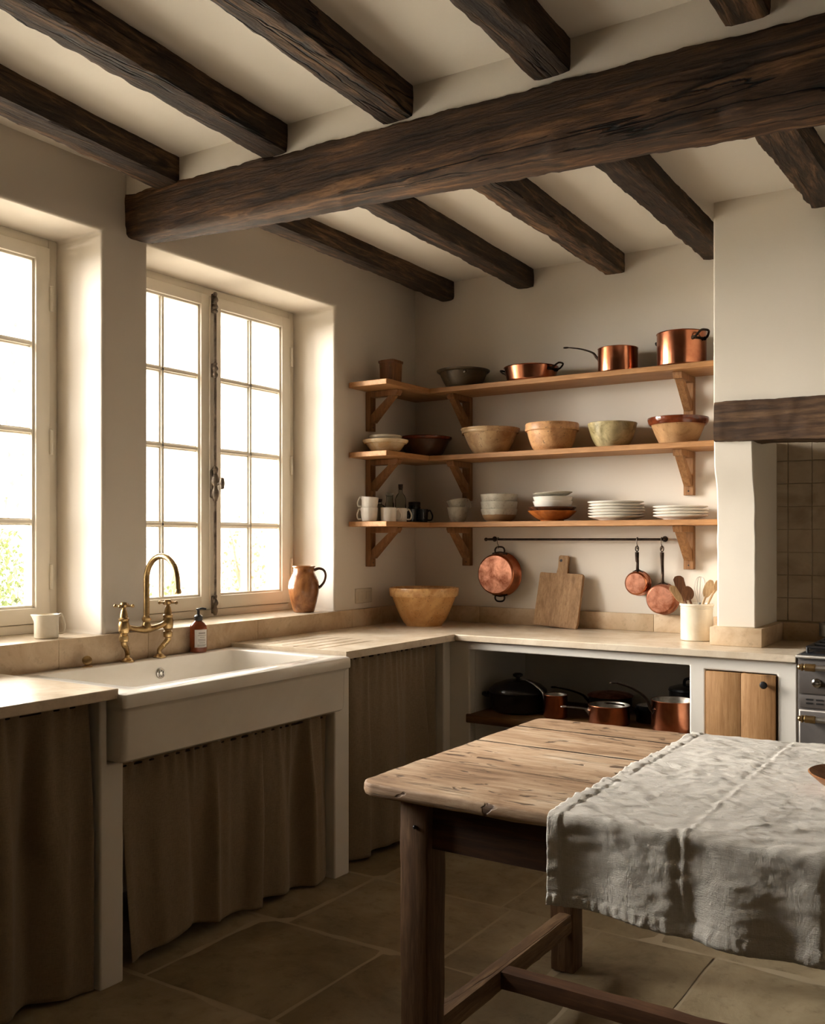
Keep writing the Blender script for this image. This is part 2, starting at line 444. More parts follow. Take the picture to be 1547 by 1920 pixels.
def bevel_mod(o, wdt, seg=3, ang=40):
    m = o.modifiers.new('edge', 'BEVEL'); m.width = wdt; m.segments = seg; m.limit_method = 'ANGLE'; m.angle_limit = math.radians(ang)
    m.harden_normals = False; return o
def fn(p, s=1.0, o=4, seed=0.0):
    return noise.fractal(Vector(p)*s+Vector((seed, seed*1.7, seed*.3)), 1.0, 2.0, o)
def rng(a, b, n): return [a+(b-a)*i/n for i in range(n+1)]
def hewn(p0, p1, sec0, sec1, nseg, amp=.006, seed=0.0, rough_cut=.010, bow=0.0):
    amp *= .7; rough_cut *= .7
    """hand-hewn timber from p0 to p1; sec0, sec1: corner offsets (side, up) at each end"""
    p0 = Vector(p0); p1 = Vector(p1); ax = (p1-p0); L = ax.length; t = ax.normalized()
    side = Vector((0, 0, 1)).cross(t).normalized()*-1; up = Vector((0, 0, 1))
    bm = B(); secs = []
    for i in range(nseg+1):
        f = i/nseg; ring = []
        cs = [Vector(a).lerp(Vector(b), f) for a, b in zip(sec0, sec1)]
        m = len(cs)
        for k in range(m):
            a, b = cs[k], cs[(k+1) % m]; n_ = max(2, int((Vector(sec0[(k+1) % m])-Vector(sec0[k])).length/.018))
            for q in range(n_):
                u = q/n_; c = a.lerp(b, u)
                ring.append((c, n_))
        cen = sum((c for c, _ in ring), Vector((0, 0)))/len(ring)
        pts = []
        for c, _ in ring:
            P = p0+ax*f+side*c.x+up*c.y+up*bow*math.sin(PI*f)
            nz = fn(P, 2.2, 2, seed)*amp*1.1+fn((P.x*3, P.y*3, P.z*3) if False else P, 14, 3, seed)*amp*.8
            d = (c-cen); dl = d.length or 1
            # worn arrises: pull in near the corners
            cd = min((c-x).length for x in cs)
            wear = max(0, 1-cd/.022)*rough_cut*(.55+.9*abs(fn(P, 7, 3, seed+5)))
            # adze cuts
            nz += .25*amp*math.sin(f*L*21+3*fn(P, 2, 2, seed))*(.4+fn(P, 4, 2, seed))+.35*amp*fn(P, 45, 2, seed)
            d2 = d/dl*(nz-wear)
            pts.append(P+side*d2.x+up*d2.y)
        secs.append(pts)
    loft(bm, secs); return bm
def rrect(w, h, r, n=5):
    pts = []
    for cx, cy, a0 in ((w/2-r, h/2-r, 0), (-w/2+r, h/2-r, PI/2), (-w/2+r, -h/2+r, PI), (w/2-r, -h/2+r, 3*PI/2)):
        for k in range(n+1):
            a = a0+PI/2*k/n; pts.append((cx+r*math.cos(a), cy+r*math.sin(a)))
    return pts

# ================================================================== STRUCTURE
XR, YF, HC = 4.9, -6.7, 2.75
# left wall with four window openings
us = [YF-.3, .45]; vs = [-.05, HC+.12, WZ0, WZ1]; holes = []
for a, b in WINS: us += [a, b]; holes.append((a, b, WZ0, WZ1))
bm = grid_wall(B(), us, vs, holes, lambda u, v, d: (-d, u, v), .46, 1)
o = struct(bevel_mod(link('wall_left', bm, 'wall'), .014, 4))
bm = box(B(), -.0, XR+.3, 0, .4, -.05, HC+.12); struct(link('wall_back', bm, 'wall'))
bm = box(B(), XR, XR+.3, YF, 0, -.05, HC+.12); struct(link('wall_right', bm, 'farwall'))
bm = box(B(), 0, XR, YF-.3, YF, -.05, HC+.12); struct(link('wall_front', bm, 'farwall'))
bm = B(); loft(bm, [[(x, y, HC+.006*fn((x, y, 0), 1.5, 3)) for x in rng(-.02, XR+.05, 60)] for y in rng(YF-.05, .05, 80)], closed=False)
box(bm, -.3, XR+.3, YF-.3, .3, HC+.03, HC+.12)
struct(link('ceiling', bm, 'ceil'))
# plaster infill standing on the main beam between the joists
bm = B(); loft(bm, [[(x, -2.040+.003*fn((x, z*3, 1), 3, 3)-.0*z, z) for x in rng(0, XR, 90)] for z in rng(2.60, 2.76, 5)], closed=False)
loft(bm, [[(x, -1.88, z) for x in rng(0, XR, 4)] for z in rng(2.60, 2.76, 2)], closed=False)
struct(link('trim_1', bm, 'ceil'))

# floor: mortar bed and flagstones in courses
bm = box(B(), -.1, XR+.1, YF-.1, .1, -.06, -.007); 
fl = B()
ys = [-.10, -.52, -.96, -1.40, -1.935, -2.50, -2.98, -3.52, -4.05, -4.6, -5.2, -5.8, -6.3, -6.75]
brk = {3: [.05, .72, 1.33, 1.675, 2.065, 2.62, 3.2, 3.9, 4.95], 4: [.0, .62, 1.14, 1.80, 2.30, 2.95, 3.6, 4.3, 4.95]}
tone = fl.faces.layers.float.new('tone')
for r_ in range(len(ys)-1):
    xs = brk.get(r_)
    if not xs:
        xs = [0.0]
        while xs[-1] < 4.5: xs.append(xs[-1]+random.uniform(.42, .82))
        xs.append(4.95)
    for a, b in zip(xs, xs[1:]):
        y1, y0 = ys[r_], ys[r_+1]
        g = .0062; tilt = (random.uniform(-.003, .003), random.uniform(-.003, .003)); tn = random.random()
        nx = max(4, int((b-a)/.045)); ny = max(4, int((y1-y0)/.045)); rows = []
        for j in range(ny+1):
            row = []
            for i in range(nx+1):
                u, v = i/nx, j/ny
                x = a+g+(b-a-2*g)*u; y = y0+g+(y1-y0-2*g)*v
                e = min(u, 1-u, v, 1-v)
                wv = .005*fn((x, y, tn*9), 6, 3) if e == 0 else 0
                if u in (0, 1): x += wv
                if v in (0, 1): y += wv
                z = .0022*fn((x, y, 3), 5, 3)+tilt[0]*(u-.5)+tilt[1]*(v-.5)-.001
                if e == 0: z -= .0055
                row.append(fl.verts.new((x, y, z)))
            rows.append(row)
        for j in range(ny):
            for i in range(nx):
                f = fl.faces.new((rows[j][i], rows[j][i+1], rows[j+1][i+1], rows[j+1][i])); f[tone] = tn
o = struct(link('floor', fl, ['floor', 'grout'], smooth=60))
o2 = struct(link('trim_2', bm, 'grout'))

# ------------------------------------------------------------------ windows
def window(n, y0, y1, detail=True, label=''):
    root = bpy.data.objects.new('window_%d' % n, None); COL.objects.link(root); root.location = (-.3, (y0+y1)/2, WZ0)
    root['kind'] = 'structure'; WLOC[root] = Vector(root.location)
    yc = (y0+y1)/2; xf = -.268; xb = -.345
    bm = B()
    for a, b, c, d in ((y0, y0+.04, WZ0, WZ1), (y1-.04, y1, WZ0, WZ1), (y0+.0401, y1-.0401, WZ0, WZ0+.034), (y0+.0401, y1-.0401, WZ1-.034, WZ1)):
        box(bm, xb, xf, a, b, c, d, .004)
    box(bm, xb-.03, xf-.05, y0, y1, WZ0, WZ0+.05)
    link('window_frame', bm, 'paint', root)
    for s in (-1, 1):
        a, b = (yc+.001, y1-.043) if s > 0 else (y0+.043, yc-.001)
        zb, zt = WZ0+.037, WZ1-.037; X0, X1 = -.33, -.253
        st = .062; rl = .060; gb, gt = 1.085, 2.415
        bm = B()
        box(bm, X0, X1, a, a+st, zb, zt, .004); box(bm, X0, X1, b-st, b, zb, zt, .004)
        box(bm, X0, X1, a+st-.003, b-st+.003, zb, gb, .004); box(bm, X0, X1, a+st-.003, b-st+.003, gt, zt, .004)
        # inner ogee lip
        for (p, q, r1, r2) in ((a+st-.004, a+st+.010, gb, gt), (b-st-.010, b-st+.004, gb, gt), (a+st, b-st, gb-.004, gb+.010), (a+st, b-st, gt-.010, gt+.004)):
            box(bm, X0+.02, X1-.012, p, q, r1, r2, .003)
        c = link('casement', bm, 'paint', root)
        m_ = (a+b)/2; bm = B()
        box(bm, X0+.012, X1-.014, m_-.007, m_+.007, gb, gt, .002); box(bm, X0+.022, X1-.004, m_-.013, m_+.013, gb, gt, .006) if False else box(bm, X0+.03, X1-.024, m_-.014, m_+.014, gb, gt, .004)
        for zz in (1.412, 1.757, 2.090):
            box(bm, X0+.012, X1-.014, a+st, b-st, zz-.007, zz+.007, .002); box(bm, X0+.03, X1-.024, a+st, b-st, zz-.014, zz+.014, .004)
        link('glazing_bars', bm, 'paint', root)
        bm = box(B(), -.301, -.298, a+st, b-st, gb, gt); link('glass_pane', bm, 'glass', root)
        if detail:
            for zz in (1.20, 1.72, 2.27):
                bm = B(); yy = b+.002 if s > 0 else a-.002
                tube(bm, [(X1+.006, yy, zz-.045), (X1+.006, yy, zz+.045)], .0065, 10, False)
                for q in (-.048, -.001, .046): lathe(bm, [(0, q), (.0075, q+.0005), (.0075, q+.003), (0, q+.0035)], X1+.006, yy, zz, 10)
                link('hinge', bm, 'paint', root)
    if detail:
        bm = box(B(), -.256, -.245, yc-.016, yc+.016, WZ0+.045, WZ1-.045, .005); link('cover_strip', bm, 'paint', root)
        # cremone bolt
        cb = B(); xx = -.229
        tube(cb, [(xx, yc, 1.02), (xx, yc, 2.46)], .0065, 10, False)
        bolt = link('cremone_bolt', cb, 'iron', root)
        def orn(zc, h, rmax):
            b_ = B(); pr = []
            for k in range(15):
                t = k/14; pr.append((rmax*(.35+.65*abs(math.sin(t*PI*2.5))*math.sin(t*PI)**.4)+.001, (t-.5)*h))
            lathe(b_, [(0, -h/2)]+pr+[(0, h/2)], xx, yc, zc, 14)
            box(b_, -.246, xx, yc-.010, yc+.010, zc-h*.42, zc+h*.42, .003)
            return b_
        for zc, h in ((2.435, .085), (2.405, .05), (2.12, .075), (1.045, .095)): link('bolt_guide', orn(zc, h, .014), 'iron', bolt)
        b_ = orn(1.60, .16, .021); box(b_, -.248, -.232, yc-.019, yc+.019, 1.535, 1.665, .006); link('lock_box', b_, 'iron', bolt)
        b_ = B(); tube(b_, [(xx, yc, 1.60), (-.19, yc, 1.60)], .006, 10, False)
        lathe(b_, [(0, -.028), (.009, -.024), (.0125, 0), (.009, .024), (0, .028)], -.186, yc, 1.60, 16)
        link('lever_knob', b_, 'iron', bolt)
    return root
window(1, *WINS[0]); window(2, *WINS[1])
# ================================================================== BEAMS
bm = hewn((-.03, -1.955, 2.60), (4.93, -1.955, 2.56), [(-.095, .073), (-.095, -.062), (-.062, -.088), (.085, -.10), (.095, -.07), (.095, .075)],
          [(-.095, .0), (-.095, -.23), (-.07, -.262), (.085, -.215), (.095, -.19), (.095, .02)], 420, .006, 1.3, .012)
for v in bm.verts: pass
tag(link('ceiling_beam', bm, 'beam', smooth=60), 'massive dark hewn oak beam crossing the whole ceiling under the joists', 'beam')
def joist(x0, y0, x1, y1, wd0, wd1, seed, label, zb=2.655):
    h = HC+.02-zb
    bm = hewn((x0, y0, zb+h/2), (x1, y1, zb+h/2), [(-wd0/2, h/2), (-wd0/2, -h/2), (wd0/2, -h/2), (wd0/2, h/2)], [(-wd1/2, h/2), (-wd1/2, -h/2), (wd1/2, -h/2), (wd1/2, h/2)], 170, .005, seed, .010)
    tag(link('ceiling_joist', bm, 'joist', smooth=60), label, 'beam', 'dark oak ceiling joists')
joist(.43, -3.9, .225, -2.03, .10, .125, 2.1, 'dark oak joist in front of the main beam, closest to the window wall')
joist(.93, -4.3, .750, -2.03, .11, .11, 3.4, 'dark oak joist in front of the main beam, second from the window wall')
joist(1.42, -4.6, 1.258, -2.03, .115, .115, 4.7, 'dark oak joist in front of the main beam, third from the window wall')
joist(1.85, -4.6, 1.785, -2.03, .11, .118, 5.2, 'dark oak joist in front of the main beam, fourth from the window')
joist(2.34, -5.5, 2.325, -2.03, .115, .115, 6.6, 'dark oak joist in front of the main beam, at the top right corner')
joist(2.95, -5.5, 2.87, -2.03, .115, .115, 6.9, 'dark oak joist in front of the main beam, beyond the right edge')
joist(.235, -1.88, .209, .03, .10, .085, 7.1, 'dark oak joist behind the main beam, nearest the window wall and room corner')
joist(.75, -1.88, .685, .03, .12, .095, 8.4, 'dark oak joist behind the main beam, above the left half of the shelves')
joist(1.235, -1.88, 1.175, .03, .13, .105, 9.4, 'dark oak joist behind the main beam, ending above the middle of the shelves')
joist(1.70, -1.88, 1.665, .03, .13, .11, 10.2, 'dark oak joist behind the main beam, dying into the edge of the chimney hood')
joist(2.21, -1.88, 2.245, -.40, .14, .13, 11.5, 'dark oak joist behind the main beam, running to the front of the chimney hood')

# ================================================================== HOOD, MANTEL, TILES
hood = thing('chimney_hood', 'plastered chimney hood with curved side leg standing on the stone worktop', 'chimney hood', (2.55, -.23, .9))
bm = box(B(), 1.793, 3.30, -.473, .05, 1.84, HC+.02); bevel_mod(link('hood_breast', bm, 'hood', hood), .008)
bm = B()
def prof(z):
    t = min(1, max(0, (1.70-z)/.22)); return -.473+.05*(t*t*(3-2*t))
zs = rng(.975, 1.775, 44)
secs = []
for z in zs:
    yf = prof(z); secs.append([(1.795+.001*fn((0, 1, z), 8, 2), .03, z), (1.795+.003*fn((0, 0, z), 8, 2), yf, z), (1.955+.003*fn((3, 0, z), 8, 2), yf, z), (1.955, .03, z)])
loft(bm, secs); bevel_mod(link('hood_leg', bm, 'hood', hood, 50), .007)
bm = B(); secs = []
for z in zs:
    yf = prof(z); secs.append([(3.15, .03, z), (3.15, yf, z), (3.30, yf, z), (3.30, .03, z)])
loft(bm, secs); link('hood_leg', bm, 'hood', hood, 50)
bm = hewn((1.803, -.40, 1.836), (3.36, -.40, 1.81), [(-.098, .082), (-.10, -.07), (-.085, -.083), (.1, -.083), (.1, .082)], [(-.10, .095), (-.10, -.10), (-.09, -.11), (.1, -.11), (.1, .09)], 150, .006, 13.0, .008)
tag(link('mantel_beam', bm, 'mantel', smooth=60), 'rough dark oak mantel beam along the bottom of the chimney hood', 'beam')
# zellige tiles at the back of the range recess
bm = B(); tz = .985; s_ = .101
j = 0; z = tz
random.seed(11)
while z < 1.80:
    x = 1.902
    while x < 3.15:
        x2 = min(x+s_, 3.15); d = random.uniform(0, .0015); tl = random.uniform(-.0012, .0012); g = .001
        y = -.05
        f0 = [(x+g, y-.004-d-tl, z+g), (x2-g, y-.004-d+tl, z+g), (x2-g, y-.004-d+tl*.5, z+s_-g), (x+g, y-.004-d-tl*.5, z+s_-g)]
        loft(bm, [[(a, y+.004, b) for a, _, b in f0], [(a, c+.0015, b) for a, c, b in f0], [(a+(.0015 if k in (0, 3) else -.0015), c, b+(.0015 if k < 2 else -.0015)) for k, (a, c, b) in enumerate(f0)]])
        x = x2
    z += s_; j += 1
t = thing('tile_splashback', 'wall of square handmade beige tiles behind the range', 'tiles', (2.5, -.05, .985))
link('tiles', bm, 'tile', t)
bm = box(B(), 1.94, 3.16, -.048, .0, .97, 1.83); link('mortar', bm, 'grout', t)

# ================================================================== BASE UNITS
# masonry piers under the left run
def pier(y0, y1, label, x1=.602, ztop=.868):
    bm = B()
    u0 = -2.6225 if label.endswith('left of the sink') else y1; u1 = -1.4895 if label.endswith('right of the sink') else y0
    poly = [(y0, -.004), (y1, -.004)]+([(y1, .668), (u0, .668), (u0, ztop), (y0, ztop)] if u0 != y1 else [(y1, ztop), (u1, ztop)]+([(u1, .668), (y0, .668)] if u1 != y0 else []))
    prism(bm, poly, .02, x1, 0)
    o = bevel_mod(link('masonry_pier', bm, 'base'), .007)
    rebase(o, (.3, (y0+y1)/2, 0)); tag(o, label, 'pier')
pier(-2.65, -2.562, 'white limewashed masonry pier left of the sink')
pier(-1.512, -1.417, 'white limewashed masonry pier right of the sink')
pier(-3.95, -3.85, 'white limewashed masonry pier at the near end of the window run')
# back run masonry carcass
car = thing('base_cabinet', 'white masonry base unit with open pan recess and oak door under back worktop', 'cabinet', (1.4, -.31, 0))
H_ = [(.706, 1.739, .055, .830), (1.804, 2.083, .055, .818)]
bm = grid_wall(B(), [.545, .706, 1.739, 1.804, 2.083, 2.158], [-.004, .055, .818, .830, .868], H_, lambda u, v, d: (u, -.62+d, v), .055, 1)
bevel_mod(link('face_frame', bm, 'base', car), .007)
bm = B()
box(bm, .545, .60, -.68, -.62, -.004, .868)
bevel_mod(link('corner_post', bm, 'base', car), .006)
for a, b in ((.655, .706), (1.739, 1.804), (2.083, 2.15)): link('side_panel', box(B(), a, b, -.566, -.03, 0, .866), 'base', car)
bm = box(B(), .66, 2.15, -.045, -.025, 0, .866); link('back_panel', bm, 'base', car)
bm = box(B(), .69, 1.745, -.632, -.05, .490, .530, .004); bevel_mod(link('shelf', bm, 'nshelf', car), .003)
d_ = B(); box(d_, 1.808, 1.9455, -.628, -.603, .06, .814, .002); box(d_, 1.9465, 2.079, -.628, -.603, .06, .814, .002)
dr = link('door', d_, 'door', car)
kb = B(); tube(kb, [(2.038, -.626, .777), (2.038, -.644, .777)], .0045, 12, False)
kb2 = B(); lathe(kb2, [(0, 0), (.006, 0), (.0135, .004), (.015, .010), (.010, .016), (0, .018)], 0, 0, 0, 24)
kb2.transform(Matrix.Translation((2.038, -.642, .777)) @ Matrix.Rotation(PI/2, 4, 'X'))
me_ = bpy.data.meshes.new('t'); kb2.to_mesh(me_); kb.from_mesh(me_); kb2.free()
link('knob', kb, 'castiron', dr)

# worktops
def height_slab(bm, x0, x1, y0, y1, zf, zb, nx, ny):
    top = [[bm.verts.new((x, y, zf(x, y))) for x in rng(x0, x1, nx)] for y in rng(y0, y1, ny)]
    for a, b in zip(top, top[1:]):
        for i in range(nx): bm.faces.new((a[i], a[i+1], b[i+1], b[i]))
    loop = top[0]+[r[-1] for r in top[1:]]+top[-1][::-1][1:]+[r[0] for r in top[::-1][1:-1]]
    low = [bm.verts.new((v.co.x, v.co.y, zb)) for v in loop]
    for k in range(len(loop)):
        q = (k+1) % len(loop); bm.faces.new((loop[k], loop[q], low[q], low[k]))
    bm.faces.new(low)
    return bm
def gz(x, y):
    z = .9
    for gx, ya, yb in [(.13, -1.42, -.99), (.20, -1.43, -.99), (.27, -1.44, -1.0), (.34, -1.45, -1.01), (.41, -1.45, -1.03), (.48, -1.46, -1.05)]:
        if ya < y < yb and abs(x-gx) < .0065:
            t = min(1, (yb-y)/.25); z = .9-.010*t*(1-(abs(x-gx)/.0065)**2)
    return z
wt = thing('stone_worktop', 'pale limestone worktop with drainer grooves turning the corner to the range', 'worktop', (.6, -.6, .87))
xs = sorted(set([.02, .64]+[round(g+d, 4) for g in (.13, .20, .27, .34, .41, .48) for d in (-.0065, -.004, -.002, 0, .002, .004, .0065)]+rng(.52, .62, 4)))
bm = B()
yy_ = rng(-1.488, -.645, 80)
top = [[bm.verts.new((x, y, gz(x, y))) for x in xs] for y in yy_]
for a, b in zip(top, top[1:]):
    for i in range(len(xs)-1): bm.faces.new((a[i], a[i+1], b[i+1], b[i]))
loop = top[0]+[r[-1] for r in top[1:]]+top[-1][::-1][1:]+[r[0] for r in top[::-1][1:-1]]
for za, zb_ in ((None, .87),):
    low = [bm.verts.new((v.co.x, v.co.y, .87)) for v in loop]
    for k in range(len(loop)):
        q = (k+1) % len(loop); bm.faces.new((loop[k], loop[q], low[q], low[k]))
bm.faces.new(low)
link('drainer_slab', bm, 'stone', wt, 15)
bm = B()
poly = [(.02, -.645), (.612, -.645), (.64, -.672+.027), (2.158, -.645), (2.158, -.02), (.02, -.02)]
prism(bm, [(.02, -.6445), (2.158, -.6445), (2.158, -.02), (.02, -.02)], .87, .9, 2)
bevel_mod(link('back_slab', bm, 'stone', wt), .004)
bm = B(); height_slab(bm, .02, .64, -3.97, -2.612, lambda x, y: .9, .868, 4, 4)
o = bevel_mod(link('stone_worktop', bm, 'stone'), .004); rebase(o, (.33, -3.3, .868))
tag(o, 'pale limestone worktop to the left of the sink, catching the window light', 'worktop')
# upstands and sills
def upst(bm, pts): 
    pass
ups = thing('stone_upstand', 'low limestone upstand and window sill running along the window wall', 'upstand', (.01, -2, .9))
bm = B()
segs = [-3.97, -3.1, -2.36, -1.95, -1.32, -.62, -.35, -.02]
for a, b in zip(segs, segs[1:]): box(bm, -.005, .022, a+.0006, b-.0006, .868, .988, .002)
link('upstand', bm, 'splash', ups)
for a, b in WINS:
    bm = box(B(), -.275, .020, a-.002, b+.002, .95, .9885, .002); link('sill', bm, 'stone', ups)
ups2 = thing('stone_upstand', 'low limestone upstand along the back wall behind the cutting board', 'upstand', (1, -.01, .9))
bm = B()
sg = [.022, .42, .95, 1.38, 1.80]
for a, b in zip(sg, sg[1:]): box(bm, a+.0006, b-.0006, -.022, .003, .9, .985, .002)
link('upstand', bm, 'splash', ups2)
pl = thing('stone_plinth', 'limestone plinth blocks around the foot of the chimney leg', 'plinth', (1.88, -.3, .9))
bm = box(B(), 1.772, 1.985, -.452, -.02, .9, .978, .003); link('block', bm, 'splash', pl)
bm = box(B(), 1.986, 2.17, -.075, -.03, .9, .978, .003); link('block', bm, 'splash', pl)

# ================================================================== SINK
sk = thing('farmhouse_sink', 'large white fireclay farmhouse sink below the window', 'sink', (.35, -2.05, .67))
x0, x1, y0, y1 = .028, .672, -2.618, -1.494
bx0, bx1, by0, by1 = .092, .575, -2.50, -1.575
bm = B()
def ring(a, b, c, d, z, r, n=6):
    return [((a+b)/2+p, (c+d)/2+q, z) for p, q in rrect(b-a, d-c, r, n)]
S_ = [ring(x0+.01, x1-.032, y0+.022, y1-.022, .672, .02), ring(x0+.004, x1-.022, y0+.014, y1-.014, .680, .022), ring(x0, x1-.020, y0+.012, y1-.012, .70, .022),
      ring(x0, x1-.018, y0+.010, y1-.010, .825, .022), ring(x0, x1-.014, y0+.008, y1-.008, .832, .02), ring(x0, x1-.001, y0, y1, .842, .012),
      ring(x0, x1, y0, y1, .848, .012), ring(x0, x1, y0, y1, .873, .014), ring(x0+.003, x1-.003, y0+.003, y1-.003, .881, .014), ring(x0+.010, x1-.011, y0+.010, y1-.010, .885, .014),
      ring(bx0-.008, bx1+.008, by0-.008, by1+.008, .885, .03), ring(bx0-.002, bx1+.002, by0-.002, by1+.002, .882, .028), ring(bx0, bx1, by0, by1, .875, .028),
      ring(bx0+.012, bx1-.012, by0+.012, by1-.012, .70, .04), ring(bx0+.03, bx1-.03, by0+.03, by1-.03, .682, .05), ring(bx0+.1, bx1-.1, by0+.15, by1-.15, .679, .05)]
loft(bm, S_)
link('sink_body', bm, 'fire', sk, 40)
bm = B()
tube(bm, [(.0, .017*math.cos(a), .017*math.sin(a)) for a in [2*PI*k/10 for k in range(10)]], .0035, 8, closed=True, n=4)
lathe_ = B(); lathe(lathe_, [(0, 0), (.006, .001), (.007, .004), (0, .005)], 0, 0, 0, 16); lathe_.transform(Matrix.Rotation(PI/2, 4, 'Y')); me_ = bpy.data.meshes.new('t'); lathe_.to_mesh(me_); bm.from_mesh(me_)
for k in range(6):
    a = 2*PI*k/6; tube(bm, [(.002, .006*math.cos(a), .006*math.sin(a)), (.002, .015*math.cos(a), .015*math.sin(a))], .0018, 6, False)
bm.transform(Matrix.Translation((.100, -1.958, .828))); link('overflow_grille', bm, 'chrome', sk)
bm = lathe(B(), [(0, .002), (.028, .002), (.036, .005), (.04, .003), (.041, 0)], .33, -2.05, .6795, 32); link('waste_fitting', bm, 'chrome', sk)

# ------------------------------------------------------------------ bridge tap
tp = thing('bridge_tap', 'aged brass bridge tap with cross handles and tall swan-neck spout behind the sink', 'tap', (.075, -2.018, .885))
yl, yr, xb_ = -2.126, -1.910, .088
for yb, yf_ in ((yl, -2.088), (yr, -1.930)):
    bm = lathe(B(), [(0, 0), (.026, 0), (.0265, .004), (.020, .007), (.017, .012), (.010, .016), (.0095, .022), (0, .022)], .062, yf_, .884, 32)
    tube(bm, [(.062, yf_, .900), (.063, yf_, .915), (.078, yf_*.55+yb*.45, .935), (xb_, yb, .955), (xb_, yb, .972)], lambda t: .0085+.004*t, 16)
    link('leg', bm, 'brass', tp)
    bm = lathe(B(), [(0, .962), (.012, .962), (.0175, .966), (.0185, .976), (.0175, .986), (.013, .990), (.013, .994), (.0185, .998), (.0205, .012+.998), (.0205, 1.030), (.017, 1.040), (.0195, 1.044), (.0195, 1.050), (.015, 1.054), (.014, 1.066), (.0105, 1.080), (.009, 1.084), (0, 1.084)], xb_, yb, 0, 32)
    link('valve_body', bm, 'brass', tp)
    bm = lathe(B(), [(0, 1.082), (.007, 1.082), (.007, 1.090), (.013, 1.094), (.0155, 1.102), (.011, 1.110), (0, 1.113)], xb_, yb, 0, 24)
    for k in range(4):
        a = .45+PI/2*k; c, s = math.cos(a), math.sin(a)
        tube(bm, [(xb_+c*.006, yb+s*.006, 1.098), (xb_+c*.032, yb+s*.032, 1.098)], lambda t: .0045-.001*t, 10, False)
        bmesh.ops.create_uvsphere(bm, u_segments=12, v_segments=8, radius=.0068, matrix=Matrix.Translation((xb_+c*.034, yb+s*.034, 1.098)))
    link('cross_handle', bm, 'brass', tp)
bm = B(); ym = (yl+yr)/2
tube(bm, [(xb_, yl+.01, 1.022), (xb_, yl+.035, 1.012), (xb_, ym-.03, 1.004), (xb_, ym, 1.004), (xb_, ym+.03, 1.004), (xb_, yr-.035, 1.012), (xb_, yr-.01, 1.022)], lambda t: .0105+.006*math.exp(-((t-.5)/.16)**2), 20)
lathe(bm, [(0, 1.0), (.016, 1.0), (.0185, 1.012), (.013, 1.030), (.015, 1.034), (.0175, 1.038), (.0175, 1.046), (.0135, 1.050), (.0105, 1.056), (0, 1.056)], xb_, ym, 0, 32)
link('bridge', bm, 'brass', tp)
bm = B(); R_ = .083
pts = [(xb_, ym, 1.05), (xb_, ym, 1.12), (xb_, ym, 1.19)]
for k in range(1, 12): 
    a = PI*k/12; pts.append((xb_+R_*(1-math.cos(a)), ym, 1.19+.092*math.sin(a)))
pts += [(xb_+2*R_+.001, ym, 1.185), (xb_+2*R_+.004, ym, 1.155)]
tube(bm, pts, lambda t: .0115-.0012*t, 20, n=5)
lathe(bm, [(.0, 1.143), (.0115, 1.143), (.0125, 1.148), (.0125, 1.154), (.010, 1.160), (0, 1.160)], xb_+2*R_+.005, ym, 0, 24)
link('spout', bm, 'brass', tp)

kn = thing('waste_control_knob', 'small round aged brass knob on the back ledge left of the tap', 'knob', (.06, -2.27, .885))
bm = lathe(B(), [(0, 0), (.020, 0), (.020, .003), (.008, .006), (.0055, .012), (.0055, .018), (0, .018)], .06, -2.27, .885, 24); link('base', bm, 'brass', kn)
bm = lathe(B(), [(0, -.006), (.012, -.006), (.017, -.003), (.018, 0), (.016, .005), (.010, .008), (0, .0085)], 0, 0, 0, 24); bm.transform(Matrix.Translation((.068, -2.275, .909)) @ Matrix.Rotation(1.1, 4, Vector((.5, 1, 0)))); link('knob_head', bm, 'brass', kn)

# ------------------------------------------------------------------ soap bottle
sb = thing('soap_bottle', 'amber soap pump bottle with white paper label on the sink ledge', 'bottle', (.062, -1.722, .885))
cx, cyy, cz = .062, -1.722, .885; r = .0345
bm = lathe(B(), [(0, .001), (r-.006, 0), (r-.001, .003), (r, .008), (r, .098), (r-.002, .108), (r-.010, .120), (r-.018, .126), (.0145, .130), (.0145, .134), (0, .134)], cx, cyy, cz, 48); link('bottle_body', bm, 'amber', sb)
bm = lathe(B(), [(0, .130), (.017, .130), (.0175, .133), (.0175, .146), (.013, .151), (.006, .153), (.0055, .170), (.009, .171), (.0095, .178), (0, .180)], cx, cyy, cz, 32)
tube(bm, [(cx, cyy, cz+.176), (cx+.010, cyy+.012, cz+.178), (cx+.020, cyy+.024, cz+.175)], .0042, 10); link('pump', bm, 'plastic', sb)
bm = B(); secs = []
for z in (cz+.022, cz+.094):
    secs.append([(cx+(r+.0006)*math.cos(a), cyy+(r+.0006)*math.sin(a), z) for a in rng(-1.22, .42, 20)])
loft(bm, secs, closed=False); lb = link('label', bm, 'label', sb)
bm = B()
for z, a0, a1, h in ((.078, -.75, .1, .004), (.070, -.85, .2, .0018), (.062, -.6, 0, .0018), (.053, -.8, .15, .0018), (.048, -.8, .15, .0018), (.040, -.7, .05, .0018), (.031, -.9, .2, .0018), (.027, -.9, .0, .0018)):
    loft(bm, [[(cx+(r+.0011)*math.cos(a), cyy+(r+.0011)*math.sin(a), cz+z+q) for a in rng(a0, a1, 14)] for q in (0, h)], closed=False)
link('label_print', bm, 'ink', lb)

